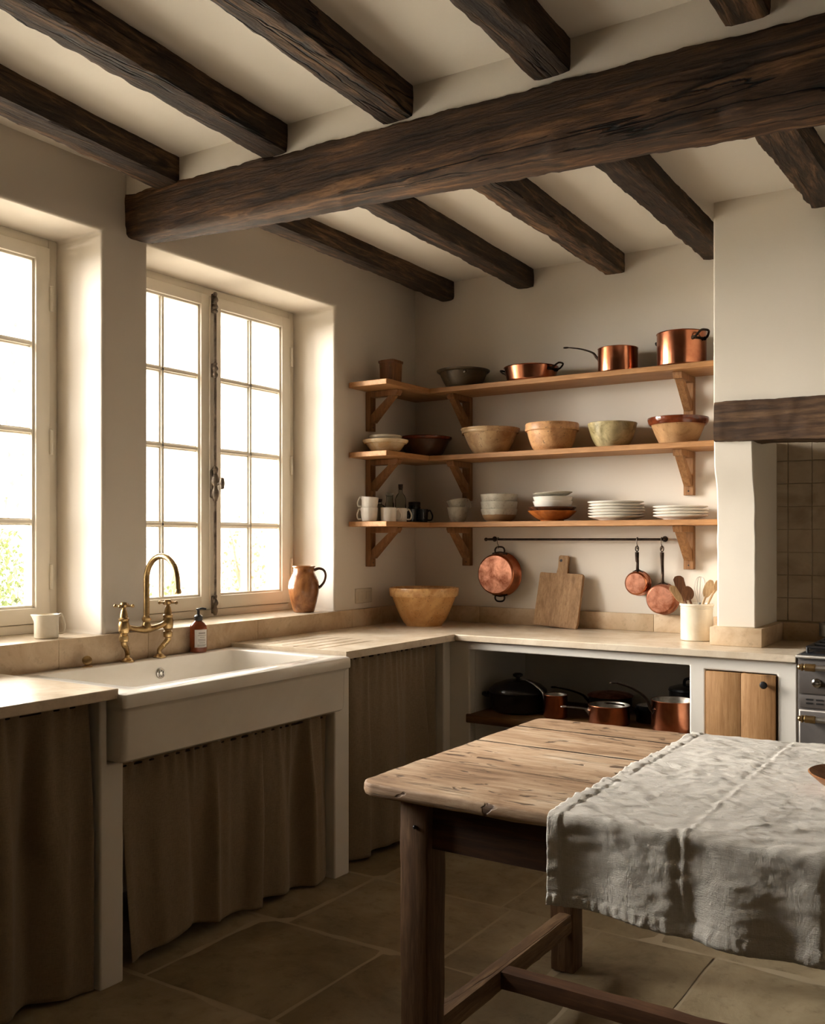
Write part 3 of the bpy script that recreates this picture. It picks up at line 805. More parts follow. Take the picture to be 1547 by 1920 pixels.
# ------------------------------------------------------------------ creamer + jug on the sills
def handle_loop(bm, base, out, z0, z1, w, r=.005, flat=1.0, wide=None):
    o_ = Vector((math.cos(out), math.sin(out), 0)); b = Vector(base)
    P = [b+Vector((0, 0, z0)), b+o_*w*.75+Vector((0, 0, z0+(z1-z0)*.02)), b+o_*w+Vector((0, 0, z0+(z1-z0)*.38)), b+o_*w*.86+Vector((0, 0, z0+(z1-z0)*.72)), b+o_*w*.45+Vector((0, 0, z1+.004)), b+Vector((0, 0, z1-.004))]
    tube(bm, P, r, 12)
cr = thing('cream_jug', 'small cream ceramic milk jug standing on the left window sill', 'jug', (-.06, -2.352, .9885))
cx, cyy, cz = -.06, -2.352, .9885; r = .042
def lip(a, z): return 1+(.22*math.exp(-((a-4.05)/.26)**2)*max(0, (z-.06)/.025) if z > .06 else 0)
bm = lathe(B(), [(0, .002), (r-.004, 0), (r, .004), (r, .06), (r+.001, .078), (r+.002, .086), (r-.001, .087), (r-.004, .078), (r-.005, .06), (r-.005, .01), (0, .008)], cx, cyy, cz, 56, lip); link('jug_body', bm, 'cream', cr)
bm = B(); handle_loop(bm, (cx+(r-.002)*math.cos(.95), cyy+(r-.002)*math.sin(.95), cz), .95, .018, .082, .022, .0042); link('handle', bm, 'cream', cr)

jg = thing('stoneware_jug', 'brown glazed stoneware jug on the sill at the right of the window', 'jug', (-.085, -.873, .9885))
cx, cyy, cz = -.085, -.873, .9885
bm = lathe(B(), [(0, .004), (.046, 0), (.051, .003), (.054, .012), (.064, .05), (.074, .095), (.0765, .125), (.073, .150), (.063, .174), (.0545, .190), (.051, .203), (.0515, .216), (.057, .223), (.0565, .227), (.050, .226), (.0475, .216), (.047, .203), (.05, .19), (.06, .17), (.07, .125), (.05, .02), (0, .015)], cx, cyy, cz, 64)
link('jug_body', bm, 'jug', jg)
an = .62; bm = B(); P = [(.050, .206), (.075, .214), (.098, .205), (.107, .180), (.100, .150), (.084, .128), (.070, .118)]
tube(bm, [(cx+p*math.cos(an), cyy+p*math.sin(an), cz+q) for p, q in P], lambda t: .0078-.0022*math.sin(PI*t), 14); link('handle', bm, 'brown', jg)
# stop: socket plate
sw = thing('switch_plate', 'cream double switch plate on the window wall beside the corner bowl', 'switch', (0, -.495, 1.02))
bm = box(B(), -.002, .007, -.568, -.425, 1.017, 1.092, .003); link('plate', bm, 'switch', sw)
for a in (-.548, -.483): 
    bm = box(B(), .005, .0095, a, a+.042, 1.034, 1.076, .002); link('rocker', bm, 'switch', sw)

# ================================================================== COUNTER THINGS
def bowl(prof, rim_prof=None, name='mixing_bowl', label='', mats=('biscuit', None), loc=(0, 0, 0), cat='bowl', group=None, seg=64, rimname='rim', wob=.004, seed=0):
    t = thing(name, label, cat, loc, group)
    wf = lambda a, z: 1+wob*math.sin(2*a+seed)+wob*.6*math.sin(3*a+seed*2)
    link('bowl_body', lathe(B(), prof, *loc, seg, wf), mats[0], t, 50)
    if rim_prof: link(rimname, lathe(B(), rim_prof, *loc, seg, wf), mats[1], t, 50)
    return t
def bowlprof(rb, rt, h, th=.006, curve=.6, foot=.006, n=14):
    """outer wall from foot radius rb to rim rt, then back inside"""
    out = [(0, .003), (rb-.008, .003), (rb-.006, 0), (rb, 0), (rb+.001, foot)]
    for k in range(1, n+1):
        t = k/n; out.append((rb+(rt-rb)*(t**curve), foot+(h-foot)*t))
    ins = []
    for k in range(n, 0, -1):
        t = k/n; ins.append((max(.01, rb+(rt-rb)*(t**curve)-th), foot+th+(h-foot-th)*t))
    return out+[(rt-th*.4, h+th*.4)]+ins+[(0, foot+th)]
P = bowlprof(.094, .170, .165, .008, .72)
rim = [(.163, .158), (.176, .156), (.1795, .166), (.181, .190), (.177, .197), (.170, .197), (.164, .188), (.160, .165), (.163, .158)]
rim = [(.166, .152), (.174, .152), (.178, .158), (.1815, .190), (.178, .197), (.170, .197), (.163, .185), (.160, .160), (.166, .152)]
bb = bowl(P, rim, 'mixing_bowl', 'large ochre earthenware mixing bowl with chipped rim in the worktop corner', ('yellow', 'ochrerim'), (.262, -.322, .9))
# cutting board leaning on the upstand
cb = thing('cutting_board', 'square worn wooden cutting board with a handle, leaning against the back wall', 'cutting board', (.9, -.08, .9))
W, H, T = .238, .27, .022
poly = [(-.121, 0), (.117, -.006), (.119, .02), (.121, .262), (.115, .272), (.03, .268), (.026, .30), (.030, .352), (.026, .362), (-.022, .363), (-.027, .352), (-.022, .30), (-.024, .266), (-.112, .272), (-.119, .266)]
bm = B(); loft(bm, [[(x, -T/2, z) for x, z in poly], [(x, T/2, z) for x, z in poly]])
bmesh.ops.bevel(bm, geom=list(bm.edges), offset=.003, segments=2, affect='EDGES')
bm.transform(Matrix.Translation((.901, -.098, .909)) @ Matrix.Rotation(math.radians(-13), 4, 'X') @ Matrix.Rotation(math.radians(2), 4, 'Y'))
link('board', bm, 'board', cb)
bm = lathe(B(), [(0, -.0008), (.0065, -.0008), (.0075, .0), (0, .0002)], 0, 0, 0, 16); bm.transform(Matrix.Translation((.901, -.098, .909)) @ Matrix.Rotation(math.radians(-13), 4, 'X') @ Matrix.Translation((.002, -T/2-.0004, .335)) @ Matrix.Rotation(PI/2, 4, 'X')); link('hanging_hole', bm, 'rangedark', cb)
# crock
ck = thing('utensil_crock', 'tall cream ceramic crock holding wooden utensils next to the chimney leg', 'crock', (1.668, -.285, .9))
CX, CY = 1.668, -.285
bm = lathe(B(), [(0, .003), (.064, 0), (.069, .003), (.070, .008), (.070, .150), (.0735, .153), (.074, .160), (.072, .163), (.067, .162), (.065, .155), (.064, .02), (0, .015)], CX, CY, .9, 64); link('crock_body', bm, 'cream', ck)
bm = B()
tube(bm, [(CX+.0705*math.cos(a), CY+.0705*math.sin(a), .9+.143+.0007*math.sin(a*40)) for a in rng(0, 2*PI-.1, 60)], .0012, 6, closed=True, n=2); link('beaded_band', bm, 'greybowl', ck)
# utensils: built upright at origin then tilted into the crock
def place_ut(bm, bx, by, tx, ty, tz, roll=0):
    p0 = Vector((CX+bx, CY+by, .925)); p1 = Vector((CX+tx, CY+ty, tz)); zz = (p1-p0).normalized()
    xx = (Vector((.95, .31, 0))-zz*zz.dot(Vector((.95, .31, 0)))).normalized(); yy = zz.cross(xx)
    m3 = Matrix((xx, yy, zz)).transposed().to_4x4()
    bm.transform(Matrix.Translation(p0) @ m3 @ Matrix.Rotation(roll, 4, 'Z')); return bm
def spatula(L, w, h, t=.0035, r=.005):
    bm = B(); tube(bm, [(0, 0, 0), (0, 0, L*.4), (0, 0, L-h+.02)], r, 10)
    poly = [(-r, L-h), (-w/2, L-h*.68), (-w/2, L-.012), (-w/2+.010, L-.001), (0, L), (w/2-.010, L-.004), (w/2, L-.016), (w/2*.9, L-h*.6), (r, L-h)]
    b2 = B(); loft(b2, [[(x, -t/2, z) for x, z in poly], [(x, t/2, z) for x, z in poly]]); bmesh.ops.bevel(b2, geom=list(b2.edges), offset=.001, segments=2, affect='EDGES')
    me = bpy.data.meshes.new('t'); b2.to_mesh(me); bm.from_mesh(me); b2.free(); return bm
def spoon(L, w, h, r=.005):
    bm = B(); tube(bm, [(0, 0, 0), (0, 0, L*.4), (0, 0, L-h+.012)], r, 10)
    rows = []
    for k in range(0, 11):
        a = PI*k/10; rr = math.sin(a); row = []
        for j in range(20):
            b = 2*PI*j/20; row.append((w/2*rr*math.cos(b), .010*rr*math.sin(b)*(1 if math.sin(b) > 0 else .15)-.002, L-h/2-h/2*math.cos(a)))
        rows.append(row)
    rows = rows[1:-1]; loft(bm, rows); return bm
G_ = 'utensils in the crock'
U = [('wooden_spatula', spatula(.27, .046, .12), (-.01, .02, -.086, .0, 1.180, .1), 'spoon', 'broad dark brown wooden spatula standing in the crock, tallest of the left group', 'spatula'),
     ('wooden_spatula', spatula(.26, .032, .10, .004), (.032, .01, -.118, -.03, 1.155, .3), 'spoonl', 'narrow pale wooden spatula leaning farthest left out of the crock', 'spatula'),
     ('wooden_spoon', spoon(.23, .054, .066), (.02, .0, -.030, -.060, 1.132, .1), 'spoon', 'round dark wooden spoon at the front of the crock', 'spoon'),
     ('wooden_spoon', spoon(.26, .042, .085), (-.02, .0, .066, -.01, 1.165, .1), 'spoonl', 'oval light brown wooden spoon leaning right in the crock', 'spoon'),
     ('wooden_spatula', spatula(.27, .026, .07, .006), (-.02, .02, .098, .02, 1.178, .2), 'spoonl', 'thin pale wooden scraper leaning farthest right in the crock, by the chimney leg', 'spatula')]
for nm, b_, pl_, mt, lab, ct in U:
    o = link(nm, place_ut(b_, *pl_), mt); tag(o, lab, ct, G_)
bm = B()
for k in range(6):
    a = PI*k/6; c, s = math.cos(a), math.sin(a)
    tube(bm, [(0, 0, .10), (.010*c, .010*s, .15), (.026*c, .026*s, .20), (.018*c, .018*s, .243), (0, 0, .255), (-.018*c, -.018*s, .243), (-.026*c, -.026*s, .20), (-.010*c, -.010*s, .15), (0, 0, .10)], .0006, 5, n=6)
tube(bm, [(0, 0, 0), (0, 0, .14)], .006, 10, False)
tag(link('wire_whisk', place_ut(bm, 0, .02, .008, .03, 1.19), 'steel'), 'thin steel wire whisk standing in the middle of the crock', 'whisk', G_)

# ================================================================== SHELVES
def wedge_bracket(par, side, c, zt, h=.205, out=.20):
    """side 'L' on window wall (projects +x, centred y=c) or 'B' on back wall (projects -y, centred x=c)"""
    w_ = .048
    def P(u, d, z): return (d, c+u, z) if side == 'L' else (c+u, -d, z)
    def bx(bm, d0, d1, z0, z1, ww=w_):
        secs = [[P(-ww/2, d0, z0), P(ww/2, d0, z0), P(ww/2, d1, z0), P(-ww/2, d1, z0)], [P(-ww/2, d0, z1), P(ww/2, d0, z1), P(ww/2, d1, z1), P(-ww/2, d1, z1)]]
        loft(bm, secs)
    bm = B(); bx(bm, 0, .032, zt-h, zt); post = bevel_mod(link('bracket', bm, 'bracket', par), .0025, 2)
    bm = B()
    poly = [(.03, zt), (out, zt), (out, zt-.012), (out-.012, zt-.030), (.03, zt-.030)]
    loft(bm, [[P(-w_*.46, a, b) for a, b in poly], [P(w_*.46, a, b) for a, b in poly]]); bevel_mod(link('arm', bm, 'bracket', post), .002, 2)
    bm = B()
    poly = [(.028, zt-h+.045), (.046, zt-h+.042), (out-.022, zt-.030), (out-.060, zt-.030), (.03, zt-h+.085)]
    loft(bm, [[P(-w_*.38, a, b) for a, b in poly], [P(w_*.38, a, b) for a, b in poly]]); bevel_mod(link('brace', bm, 'bracket', post), .002, 2)
    bm = B(); lathe(bm, [(0, 0), (.0035, 0), (.0030, .002), (0, .0025)], 0, 0, 0, 10)
    R = Matrix.Rotation(PI/2, 4, 'Y') if side == 'L' else Matrix.Rotation(PI/2, 4, 'X')
    bm.transform(Matrix.Translation(P(0, .032, zt-h+.020)) @ R); link('screw', bm, 'castiron', post)
SHZ = [2.137, 1.784, 1.435]
for k, (z, lab) in enumerate(zip(SHZ, ('top L-shaped pine shelf carrying the copper pans', 'middle L-shaped pine shelf carrying the row of earthenware bowls', 'lowest L-shaped pine shelf carrying cups, bowls and plates'))):
    t = thing('wall_shelf', lab, 'shelf', (.1, -.1, z-.026), 'corner wall shelves')
    bm = B(); poly = [(.002, -.002), (.002, -.622), (.012, -.634), (.03, -.64), (.245, -.64), (.25, -.635), (.25, -.002)]
    prism(bm, poly, z-.026, z, 2); bevel_mod(link('side_board', bm, 'shelfy', t), .0025, 2)
    bm = B(); prism(bm, [(.2505, -.002), (.2505, -.25), (1.792, -.25), (1.792, -.002)], z-.026, z, 2); bevel_mod(link('long_board', bm, 'shelfx', t), .0025, 2)
    wedge_bracket(t, 'L', -.452, z-.0265); wedge_bracket(t, 'B', .346, z-.0265); wedge_bracket(t, 'B', 1.552, z-.0265)

# ---- top shelf
def pan_wall(r, h, th=.003, flare=0.0, lip_=.0):
    return [(0, 0), (r-.006, 0), (r-.001, .003), (r, .008), (r+flare, h-.002), (r+flare+lip_, h), (r+flare+lip_-.001, h+.0015), (r+flare-th, h), (r-th, .010), (r-.010, .005), (0, .004)]
def split_lathe(t, r, h, flare=0.0, lip_=.002, loc=(0, 0, 0), out='copper', inn='tin', name='pan_body'):
    x, y, z = loc
    bm = lathe(B(), [(0, 0), (r-.006, 0), (r-.001, .003), (r, .008), (r+flare, h-.002), (r+flare+lip_, h), (r+flare+lip_-.0015, h+.002), (r+flare-.002, h+.001)], x, y, z, 64); a = link(name, bm, out, t, 50)
    bm = lathe(B(), [(r+flare-.002, h+.001), (r+flare-.004, h-.002), (r-.004, .010), (r-.012, .005), (0, .005)], x, y, z, 64); link('lining', bm, inn, t, 50); return a
def loop_handle(t, c, ang, r, z, w=.05, out=.035, lift=.02, rad=.0045, mat='darkiron', name='handle'):
    """loop ear standing off the side at angle ang"""
    n = Vector((math.cos(ang), math.sin(ang), 0)); s = Vector((-math.sin(ang), math.cos(ang), 0)); b = Vector(c)+n*r+Vector((0, 0, z))
    bm = B(); U_ = Vector((0, 0, 1))
    tube(bm, [b-s*w/2, b-s*w/2+n*out*.5+U_*lift*.3, b-s*w*.35+n*out+U_*lift, b+n*out*1.08+U_*lift*1.15, b+s*w*.35+n*out+U_*lift, b+s*w/2+n*out*.5+U_*lift*.3, b+s*w/2], rad, 10)
    for q in (-1, 1):
        p = b+s*q*w/2; secs = []
        bmesh.ops.create_uvsphere(bm, u_segments=12, v_segments=8, radius=.0085, matrix=Matrix.Translation(p) @ Matrix.Diagonal((1, 1, 1.1, 1)))
    tube(bm, [b-s*w*.62-n*.003, b-n*.0005, b+s*w*.62-n*.003], .006, 10)
    return link(name, bm, mat, t)
def long_handle(t, c, ang, r, z, L, rise, rad=.006, mat='darkiron', droop=0.0, name='handle', dz=0.0):
    n = Vector((math.cos(ang), math.sin(ang), 0)); b = Vector(c)+n*(r-.001)+Vector((0, 0, z)); U_ = Vector((0, 0, 1)); s = Vector((-n.y, n.x, 0))
    bm = B()
    tube(bm, [b-U_*.010, b+n*.012+U_*.002, b+n*L*.2+U_*rise*.42, b+n*L*.55+U_*rise*.78, b+n*L*.9+U_*rise*.97, b+n*L+U_*rise], lambda q: rad*(1.35-.75*q), 12, flat=((0, 0, 1), .62))
    e = b+n*(L+.010)+U_*(rise+.001)
    tube(bm, [e+n*.012*math.cos(a)+s*.009*math.sin(a) for a in [2*PI*k/8 for k in range(8)]], rad*.42, 8, closed=True, n=4)
    # riveted bracket plate
    pl_ = [b+s*u-n*.001+U_*v for u, v in ((-.022, 0), (0, .012), (.022, 0), (0, -.024))]
    loft(bm, [[p-n*.001 for p in pl_], [p+n*.0035 for p in pl_]])
    for u, v in ((-.013, 0), (.013, 0), (0, -.014)):
        bmesh.ops.create_uvsphere(bm, u_segments=10, v_segments=6, radius=.0042, matrix=Matrix.Translation(b+s*u+U_*v+n*.003))
    return link(name, bm, mat, t)
Z1 = SHZ[0]
cd = thing('tea_caddy', 'small square brown wooden caddy with metal studs on the top shelf by the window', 'box', (.118, -.415, Z1))
bm = B(); secs = []
for z, wd in ((0, .086), (.118, .092), (.1185, .100), (.130, .100), (.1305, .086), (.134, .084)):
    secs.append([(.118+p, -.415+q, Z1+z) for p, q in rrect(wd, wd, .012, 3)])
loft(bm, secs); link('box_body', bm, 'caddy', cd, 30)
for (dx, dy) in ((-.03, -.0465), (.028, -.0465)):
    bm = B(); bmesh.ops.create_uvsphere(bm, u_segments=10, v_segments=6, radius=.005, matrix=Matrix.Translation((.118+dx, -.415+dy, Z1+.098))); link('stud', bm, 'brass', cd)

t = bowl(bowlprof(.085, .128, .088, .006, .8), [(.122, .082), (.131, .082), (.139, .088), (.140, .094), (.134, .096), (.124, .090), (.122, .082)], 'stoneware_pan', 'shallow dark brown stoneware bowl with lug on the top shelf', ('darkbowl', 'darkbowl'), (.392, -.14, Z1))
bm = B(); lathe(bm, [(0, 0), (.007, 0), (.009, .004), (.006, .010), (0, .011)], 0, 0, 0, 14); bm.transform(Matrix.Translation((.392+.10*.7, -.14-.128*.78, Z1+.070)) @ Matrix.Rotation(PI/2, 4, 'X')); link('lug', bm, 'darkbowl', t)

t = thing('gratin_pan', 'shallow oval-handled copper gratin pan on the top shelf between bowl and saucepan', 'pan', (.787, -.14, Z1))
split_lathe(t, .122, .072, .012, .004, (.787, -.14, Z1))
loop_handle(t, (.787, -.14, Z1), -.15, .133, .052, .062, .042, .022); loop_handle(t, (.787, -.14, Z1), PI-.15, .133, .052, .062, .042, .022)
t = thing('copper_saucepan', 'shiny copper saucepan with long iron handle on the top shelf', 'saucepan', (1.246, -.14, Z1))
split_lathe(t, .094, .118, .0, .002, (1.246, -.14, Z1)); long_handle(t, (1.246, -.14, Z1), PI+.10, .094, .085, .155, .062, .0062)
t = thing('copper_stockpot', 'tall two-handled copper stockpot at the right end of the top shelf', 'pot', (1.552, -.135, Z1))
split_lathe(t, .111, .155, .0, .003, (1.552, -.135, Z1))
loop_handle(t, (1.552, -.135, Z1), -.5, .112, .118, .066, .034, .026, .0055); loop_handle(t, (1.552, -.135, Z1), PI-.5, .112, .118, .060, .034, .018, .0055)

# ---- middle shelf
Z2 = SHZ[1]
bowl(bowlprof(.060, .105, .060, .006, .62), [(.100, .050), (.108, .050), (.116, .060), (.117, .068), (.110, .070), (.100, .062), (.100, .050)], 'pie_dish', 'cream and ochre glazed pie dish at the window end of the middle shelf', ('pie', 'pie'), (.128, -.478, Z2))
bowl([(0, .062), (.055, .062), (.075, .072), (.084, .082), (.085, .090), (.081, .092), (.074, .083), (.05, .074), (0, .072)], None, 'small_bowl', 'small cream bowl nested in the ochre pie dish on the middle shelf', ('cream', None), (.128, -.478, Z2))
t = bowl(bowlprof(.085, .135, .095, .007, .7), [(.130, .090), (.139, .090), (.148, .098), (.149, .106), (.142, .109), (.131, .102), (.130, .090)], 'mixing_bowl', 'dark brown bowl in the shaded corner of the middle shelf', ('cornerbowl', 'redrim'), (.165, -.165, Z2))
loc = (.553, -.14, Z2)
bowl(bowlprof(.082, .140, .118, .007, .68), [(.134, .108), (.145, .108), (.148, .114), (.147, .120), (.153, .127), (.153, .132), (.147, .134), (.137, .126), (.134, .108)], 'mixing_bowl', 'wide beige rolled-rim mixing bowl, leftmost of the four on the long middle shelf', ('biscuit', 'biscuit'), loc)
loc = (.902, -.14, Z2)
bowl(bowlprof(.088, .126, .108, .007, .62), [(.118, .098), (.131, .098), (.134, .104), (.132, .112), (.1325, .130), (.129, .136), (.122, .134), (.118, .098)], 'mixing_bowl', 'deep peach-coloured mixing bowl with tall banded rim on the middle shelf', ('peach', 'peach'), loc)
bowl(bowlprof(.066, .117, .116, .006, .52), None, 'mixing_bowl', 'rounded mottled green-glazed bowl on the middle shelf', ('greenish', None), (1.218, -.14, Z2), wob=.008)
loc = (1.537, -.14, Z2)
bowl(bowlprof(.083, .124, .100, .007, .85), [(.118, .090), (.127, .088), (.134, .100), (.138, .113), (.137, .120), (.130, .122), (.122, .112), (.116, .095), (.118, .090)], 'mixing_bowl', 'raw clay pancheon with glossy red-brown rim at the right end of the middle shelf', ('raw', 'redrim'), loc, rimname='glazed_rim', wob=.008)

# ---- lowest shelf
Z3 = SHZ[2]
def cup(loc, label, r=.046, h=.066, mat='white', hand=None, name='cup', group=None, rb=.034, tilt=0, facets=0, hr=.026):
    t = thing(name, label, 'cup', loc, group)
    wf = (lambda a, z: 1-.02*abs(math.sin(facets*a/2))) if facets else None
    pr = [(0, .002), (rb-.003, 0), (rb, .002)]+[(rb+(r-rb)*(k/8)**.6, .002+(h-.002)*k/8) for k in range(1, 9)]+[(r-.002, h+.001)]+[(rb+(r-rb)*(k/8)**.6-.0035, .006+(h-.006)*k/8) for k in range(8, 0, -1)]+[(0, .006)]
    link('cup_body', lathe(B(), pr, *loc, 40, wf), mat, t, 50)
    if hand is not None:
        bm = B(); handle_loop(bm, (loc[0]+(r-.004)*math.cos(hand), loc[1]+(r-.004)*math.sin(hand), loc[2]), hand, h*.18, h*.86, hr, .0042); link('handle', bm, mat, t)
    if tilt: t.rotation_euler = (0, tilt, 0)
    return t
LR = math.radians(33.15)   # handles turned along the shelf, to the right
cup((.105, -.588, Z3), 'lower of the two stacked white faceted cups at the window end of the lowest shelf', .045, .070, 'white', 3.6, 'teacup', 'stacked white cups', .036, 0, 12, .020)
cup((.105, -.588, Z3+.062), 'upper of the two stacked white faceted cups at the window end of the lowest shelf', .045, .062, 'white', 3.6, 'teacup', 'stacked white cups', .036, .08, 12, .020)
cup((.178, -.522, Z3), 'white mug nearest the shelf edge on the lowest shelf, handle to the right', .041, .070, 'white', LR+.1, 'mug', 'white mugs', .038)
cup((.170, -.408, Z3), 'white mug behind the front one on the lowest shelf', .038, .070, 'white', LR+.1, 'mug', 'white mugs', .035)
cup((.170, -.215, Z3), 'black mug with handle to the right in the lowest shelf corner', .044, .070, 'darkmug', LR, 'mug', 'black mugs', .040)
cup((.160, -.305, Z3), 'black mug left of the other black mug, in the lowest shelf corner', .040, .068, 'darkmug', None, 'mug', 'black mugs', .037)
def bottle(loc, r, h, neck, label, corkc='cork', name='glass_bottle'):
    t = thing(name, label, 'bottle', loc)
    link('glass_body', lathe(B(), [(0, .002), (r-.003, 0), (r, .003), (r, h*.62), (r*.8, h*.70), (neck, h*.78), (neck, h*.9), (neck+.002, h*.91), (neck+.002, h*.93), (neck-.002, h*.93), (neck-.003, h*.78), (r-.004, h*.62), (r-.004, .006), (0, .006)], *loc, 32), 'clear', t, 50)
    link('stopper', lathe(B(), [(0, h*.86), (neck-.003, h*.86), (neck+.001, h*.94), (neck+.002, h), (0, h)], *loc, 20), corkc, t)
bottle((.065, -.245, Z3), .030, .205, .011, 'tall clear glass bottle with dark stopper in the lowest shelf corner')
bottle((.062, -.432, Z3), .030, .120, .010, 'short clear glass bottle with dark stopper behind the white mugs')
bottle((.062, -.345, Z3), .024, .155, .018, 'clear narrow glass jar standing between the two stoppered bottles', 'clear', 'glass_jar')
t = thing('spice_jar', 'dark lidded jar beside the tall glass bottle in the shelf corner', 'jar', (.085, -.14, Z3))
link('jar_body', lathe(B(), [(0, 0), (.032, 0), (.034, .004), (.034, .085), (.030, .095), (0, .095)], .085, -.14, Z3, 32), 'darkmug', t)
link('lid', lathe(B(), [(0, .094), (.033, .094), (.033, .112), (.030, .114), (0, .114)], .085, -.14, Z3, 32), 'plastic', t)
cup((.365, -.15, Z3), 'lower of the two stacked grey-green cups by the left bracket', .056, .078, 'greybowl', None, 'tea_bowl', 'stacked grey-green cups', .034)
cup((.367, -.15, Z3+.060), 'upper of the two stacked grey-green cups by the left bracket', .054, .058, 'greybowl', .5, 'tea_bowl', 'stacked grey-green cups', .026, -.16, hr=.020)
for k, lab in enumerate(('bottom bowl of the three stacked grey-glazed bowls, with bare brown foot', 'middle bowl of the three stacked grey-glazed bowls', 'top bowl of the three stacked grey-glazed bowls')):
    hh = .064 if k == 0 else .060
    zb = [0, .040, .078][k]
    bowl(bowlprof(.064 if k == 0 else .075, .094+.001*k, hh if k == 0 else .062, .006, .42), None, 'soup_bowl', lab, ('greyfoot' if k == 0 else 'greybowl', None), (.605, -.14, Z3+zb), 'bowl', 'stacked grey bowls', seed=k)
X_ = .902
bowl(bowlprof(.058, .122, .050, .006, .62), None, 'shallow_dish', 'glossy amber-brown dish at the bottom of the mixed stack on the lowest shelf', ('amberdish', None), (X_, -.14, Z3), 'dish', 'mixed dish stack')
bowl(bowlprof(.070, .121, .042, .006, .62), None, 'shallow_dish', 'dark brown dish nested on the amber dish on the lowest shelf', ('brown', None), (X_, -.14, Z3+.026), 'dish', 'mixed dish stack', seed=2)
bowl(bowlprof(.070, .098, .040, .005, .35), None, 'soup_bowl', 'lower of the two white bowls stacked on the brown dishes', ('white', None), (X_+.004, -.14, Z3+.058), 'bowl', 'mixed dish stack', seed=1)
bowl(bowlprof(.070, .098, .040, .005, .35), None, 'soup_bowl', 'upper of the two white bowls stacked on the brown dishes', ('white', None), (X_+.004, -.14, Z3+.080), 'bowl', 'mixed dish stack', seed=3)
t = bowl(bowlprof(.060, .099, .022, .005, .6), None, 'small_plate', 'tilted grey-brown saucer topping the mixed dish stack', ('greybowl', None), (X_+.004, -.14, Z3+.118), 'plate', 'mixed dish stack'); t.rotation_euler = (.0, -.055, 0)
def plateprof(R, h=.020):
    return [(0, .003), (R*.55, .003), (R*.56, 0), (R*.60, 0), (R*.62, .004), (R*.80, .010), (R-.001, h-.002), (R, h), (R-.002, h+.002), (R*.80, .015), (R*.62, .009), (R*.5, .008), (0, .008)]
def plate_stack(x, R, n, labs, grp, cat='plate'):
    base = None
    for k in range(n):
        z = Z3+.0138*k
        if base is None:
            base = thing('dinner_plate', labs[k], 'plate', (x, -.14, z), grp); link('plate_body', lathe(B(), plateprof(R), x, -.14, z, 64), 'white', base, 50)
        else:
            c = copy_tree(base, (x+random.uniform(-.003, .003), -.14+random.uniform(-.003, .003), z), labs[k])
ordn = ['bottom', 'second', 'third', 'fourth', 'fifth', 'top']
plate_stack(1.238, .133, 6, ['%s white dinner plate of the stack of six on the lowest shelf' % ('bottom' if k == 0 else 'top' if k == 5 else ordn[k]+' from bottom') for k in range(6)], 'stack of six white plates')
plate_stack(1.548, .124, 4, ['%s white plate of the stack of four at the right shelf end' % ('bottom' if k == 0 else 'top' if k == 3 else ordn[k]+' from bottom') for k in range(4)], 'stack of four white plates')

# ================================================================== RAIL + HANGING PANS
rl = thing('pan_rail', 'thin dark iron hanging rail below the lowest shelf', 'rail', (.96, -.06, 1.345))
bm = B(); tube(bm, [(.480, -.06, 1.345), (1.452, -.06, 1.345)], .0058, 12, False)
for xx in (.484, 1.448): lathe(bm, [(0, -.0)], 0, 0, 0) if False else bmesh.ops.create_uvsphere(bm, u_segments=12, v_segments=8, radius=.0095, matrix=Matrix.Translation((xx, -.06, 1.345)))
link('rod', bm, 'darkiron', rl)
for xx in (.505, 1.43):
    bm = B(); tube(bm, [(xx, .001, 1.347), (xx, -.06, 1.347)], .005, 10, False); tube(bm, [(xx, .001, 1.347), (xx, -.004, 1.347)], .014, 16, False); link('wall_bracket', bm, 'darkiron', rl)
def s_hook(x, zlow, label):
    bm = B(); zt = 1.345
    tube(bm, [(x, -.050, zt-.004), (x, -.052, zt+.006), (x, -.060, zt+.0095), (x, -.068, zt+.005), (x, -.069, zt-.006), (x, -.066, (zt+zlow)/2), (x, -.058, zlow+.016), (x, -.052, zlow+.006), (x, -.059, zlow-.0015), (x, -.067, zlow+.003), (x, -.070, zlow+.012)], .0022, 8)
    o = link('s_hook', bm, 'iron'); rebase(o, (x, -.06, zt)); tag(o, label, 'hook', 'hooks on the pan rail')
s_hook(.556, 1.300, 'iron S-hook at the left end of the rail holding the two-handled pan')
s_hook(1.313, 1.300, 'iron S-hook holding the smaller hanging saucepan')
s_hook(1.433, 1.300, 'iron S-hook at the right end of the rail holding the larger hanging saucepan')
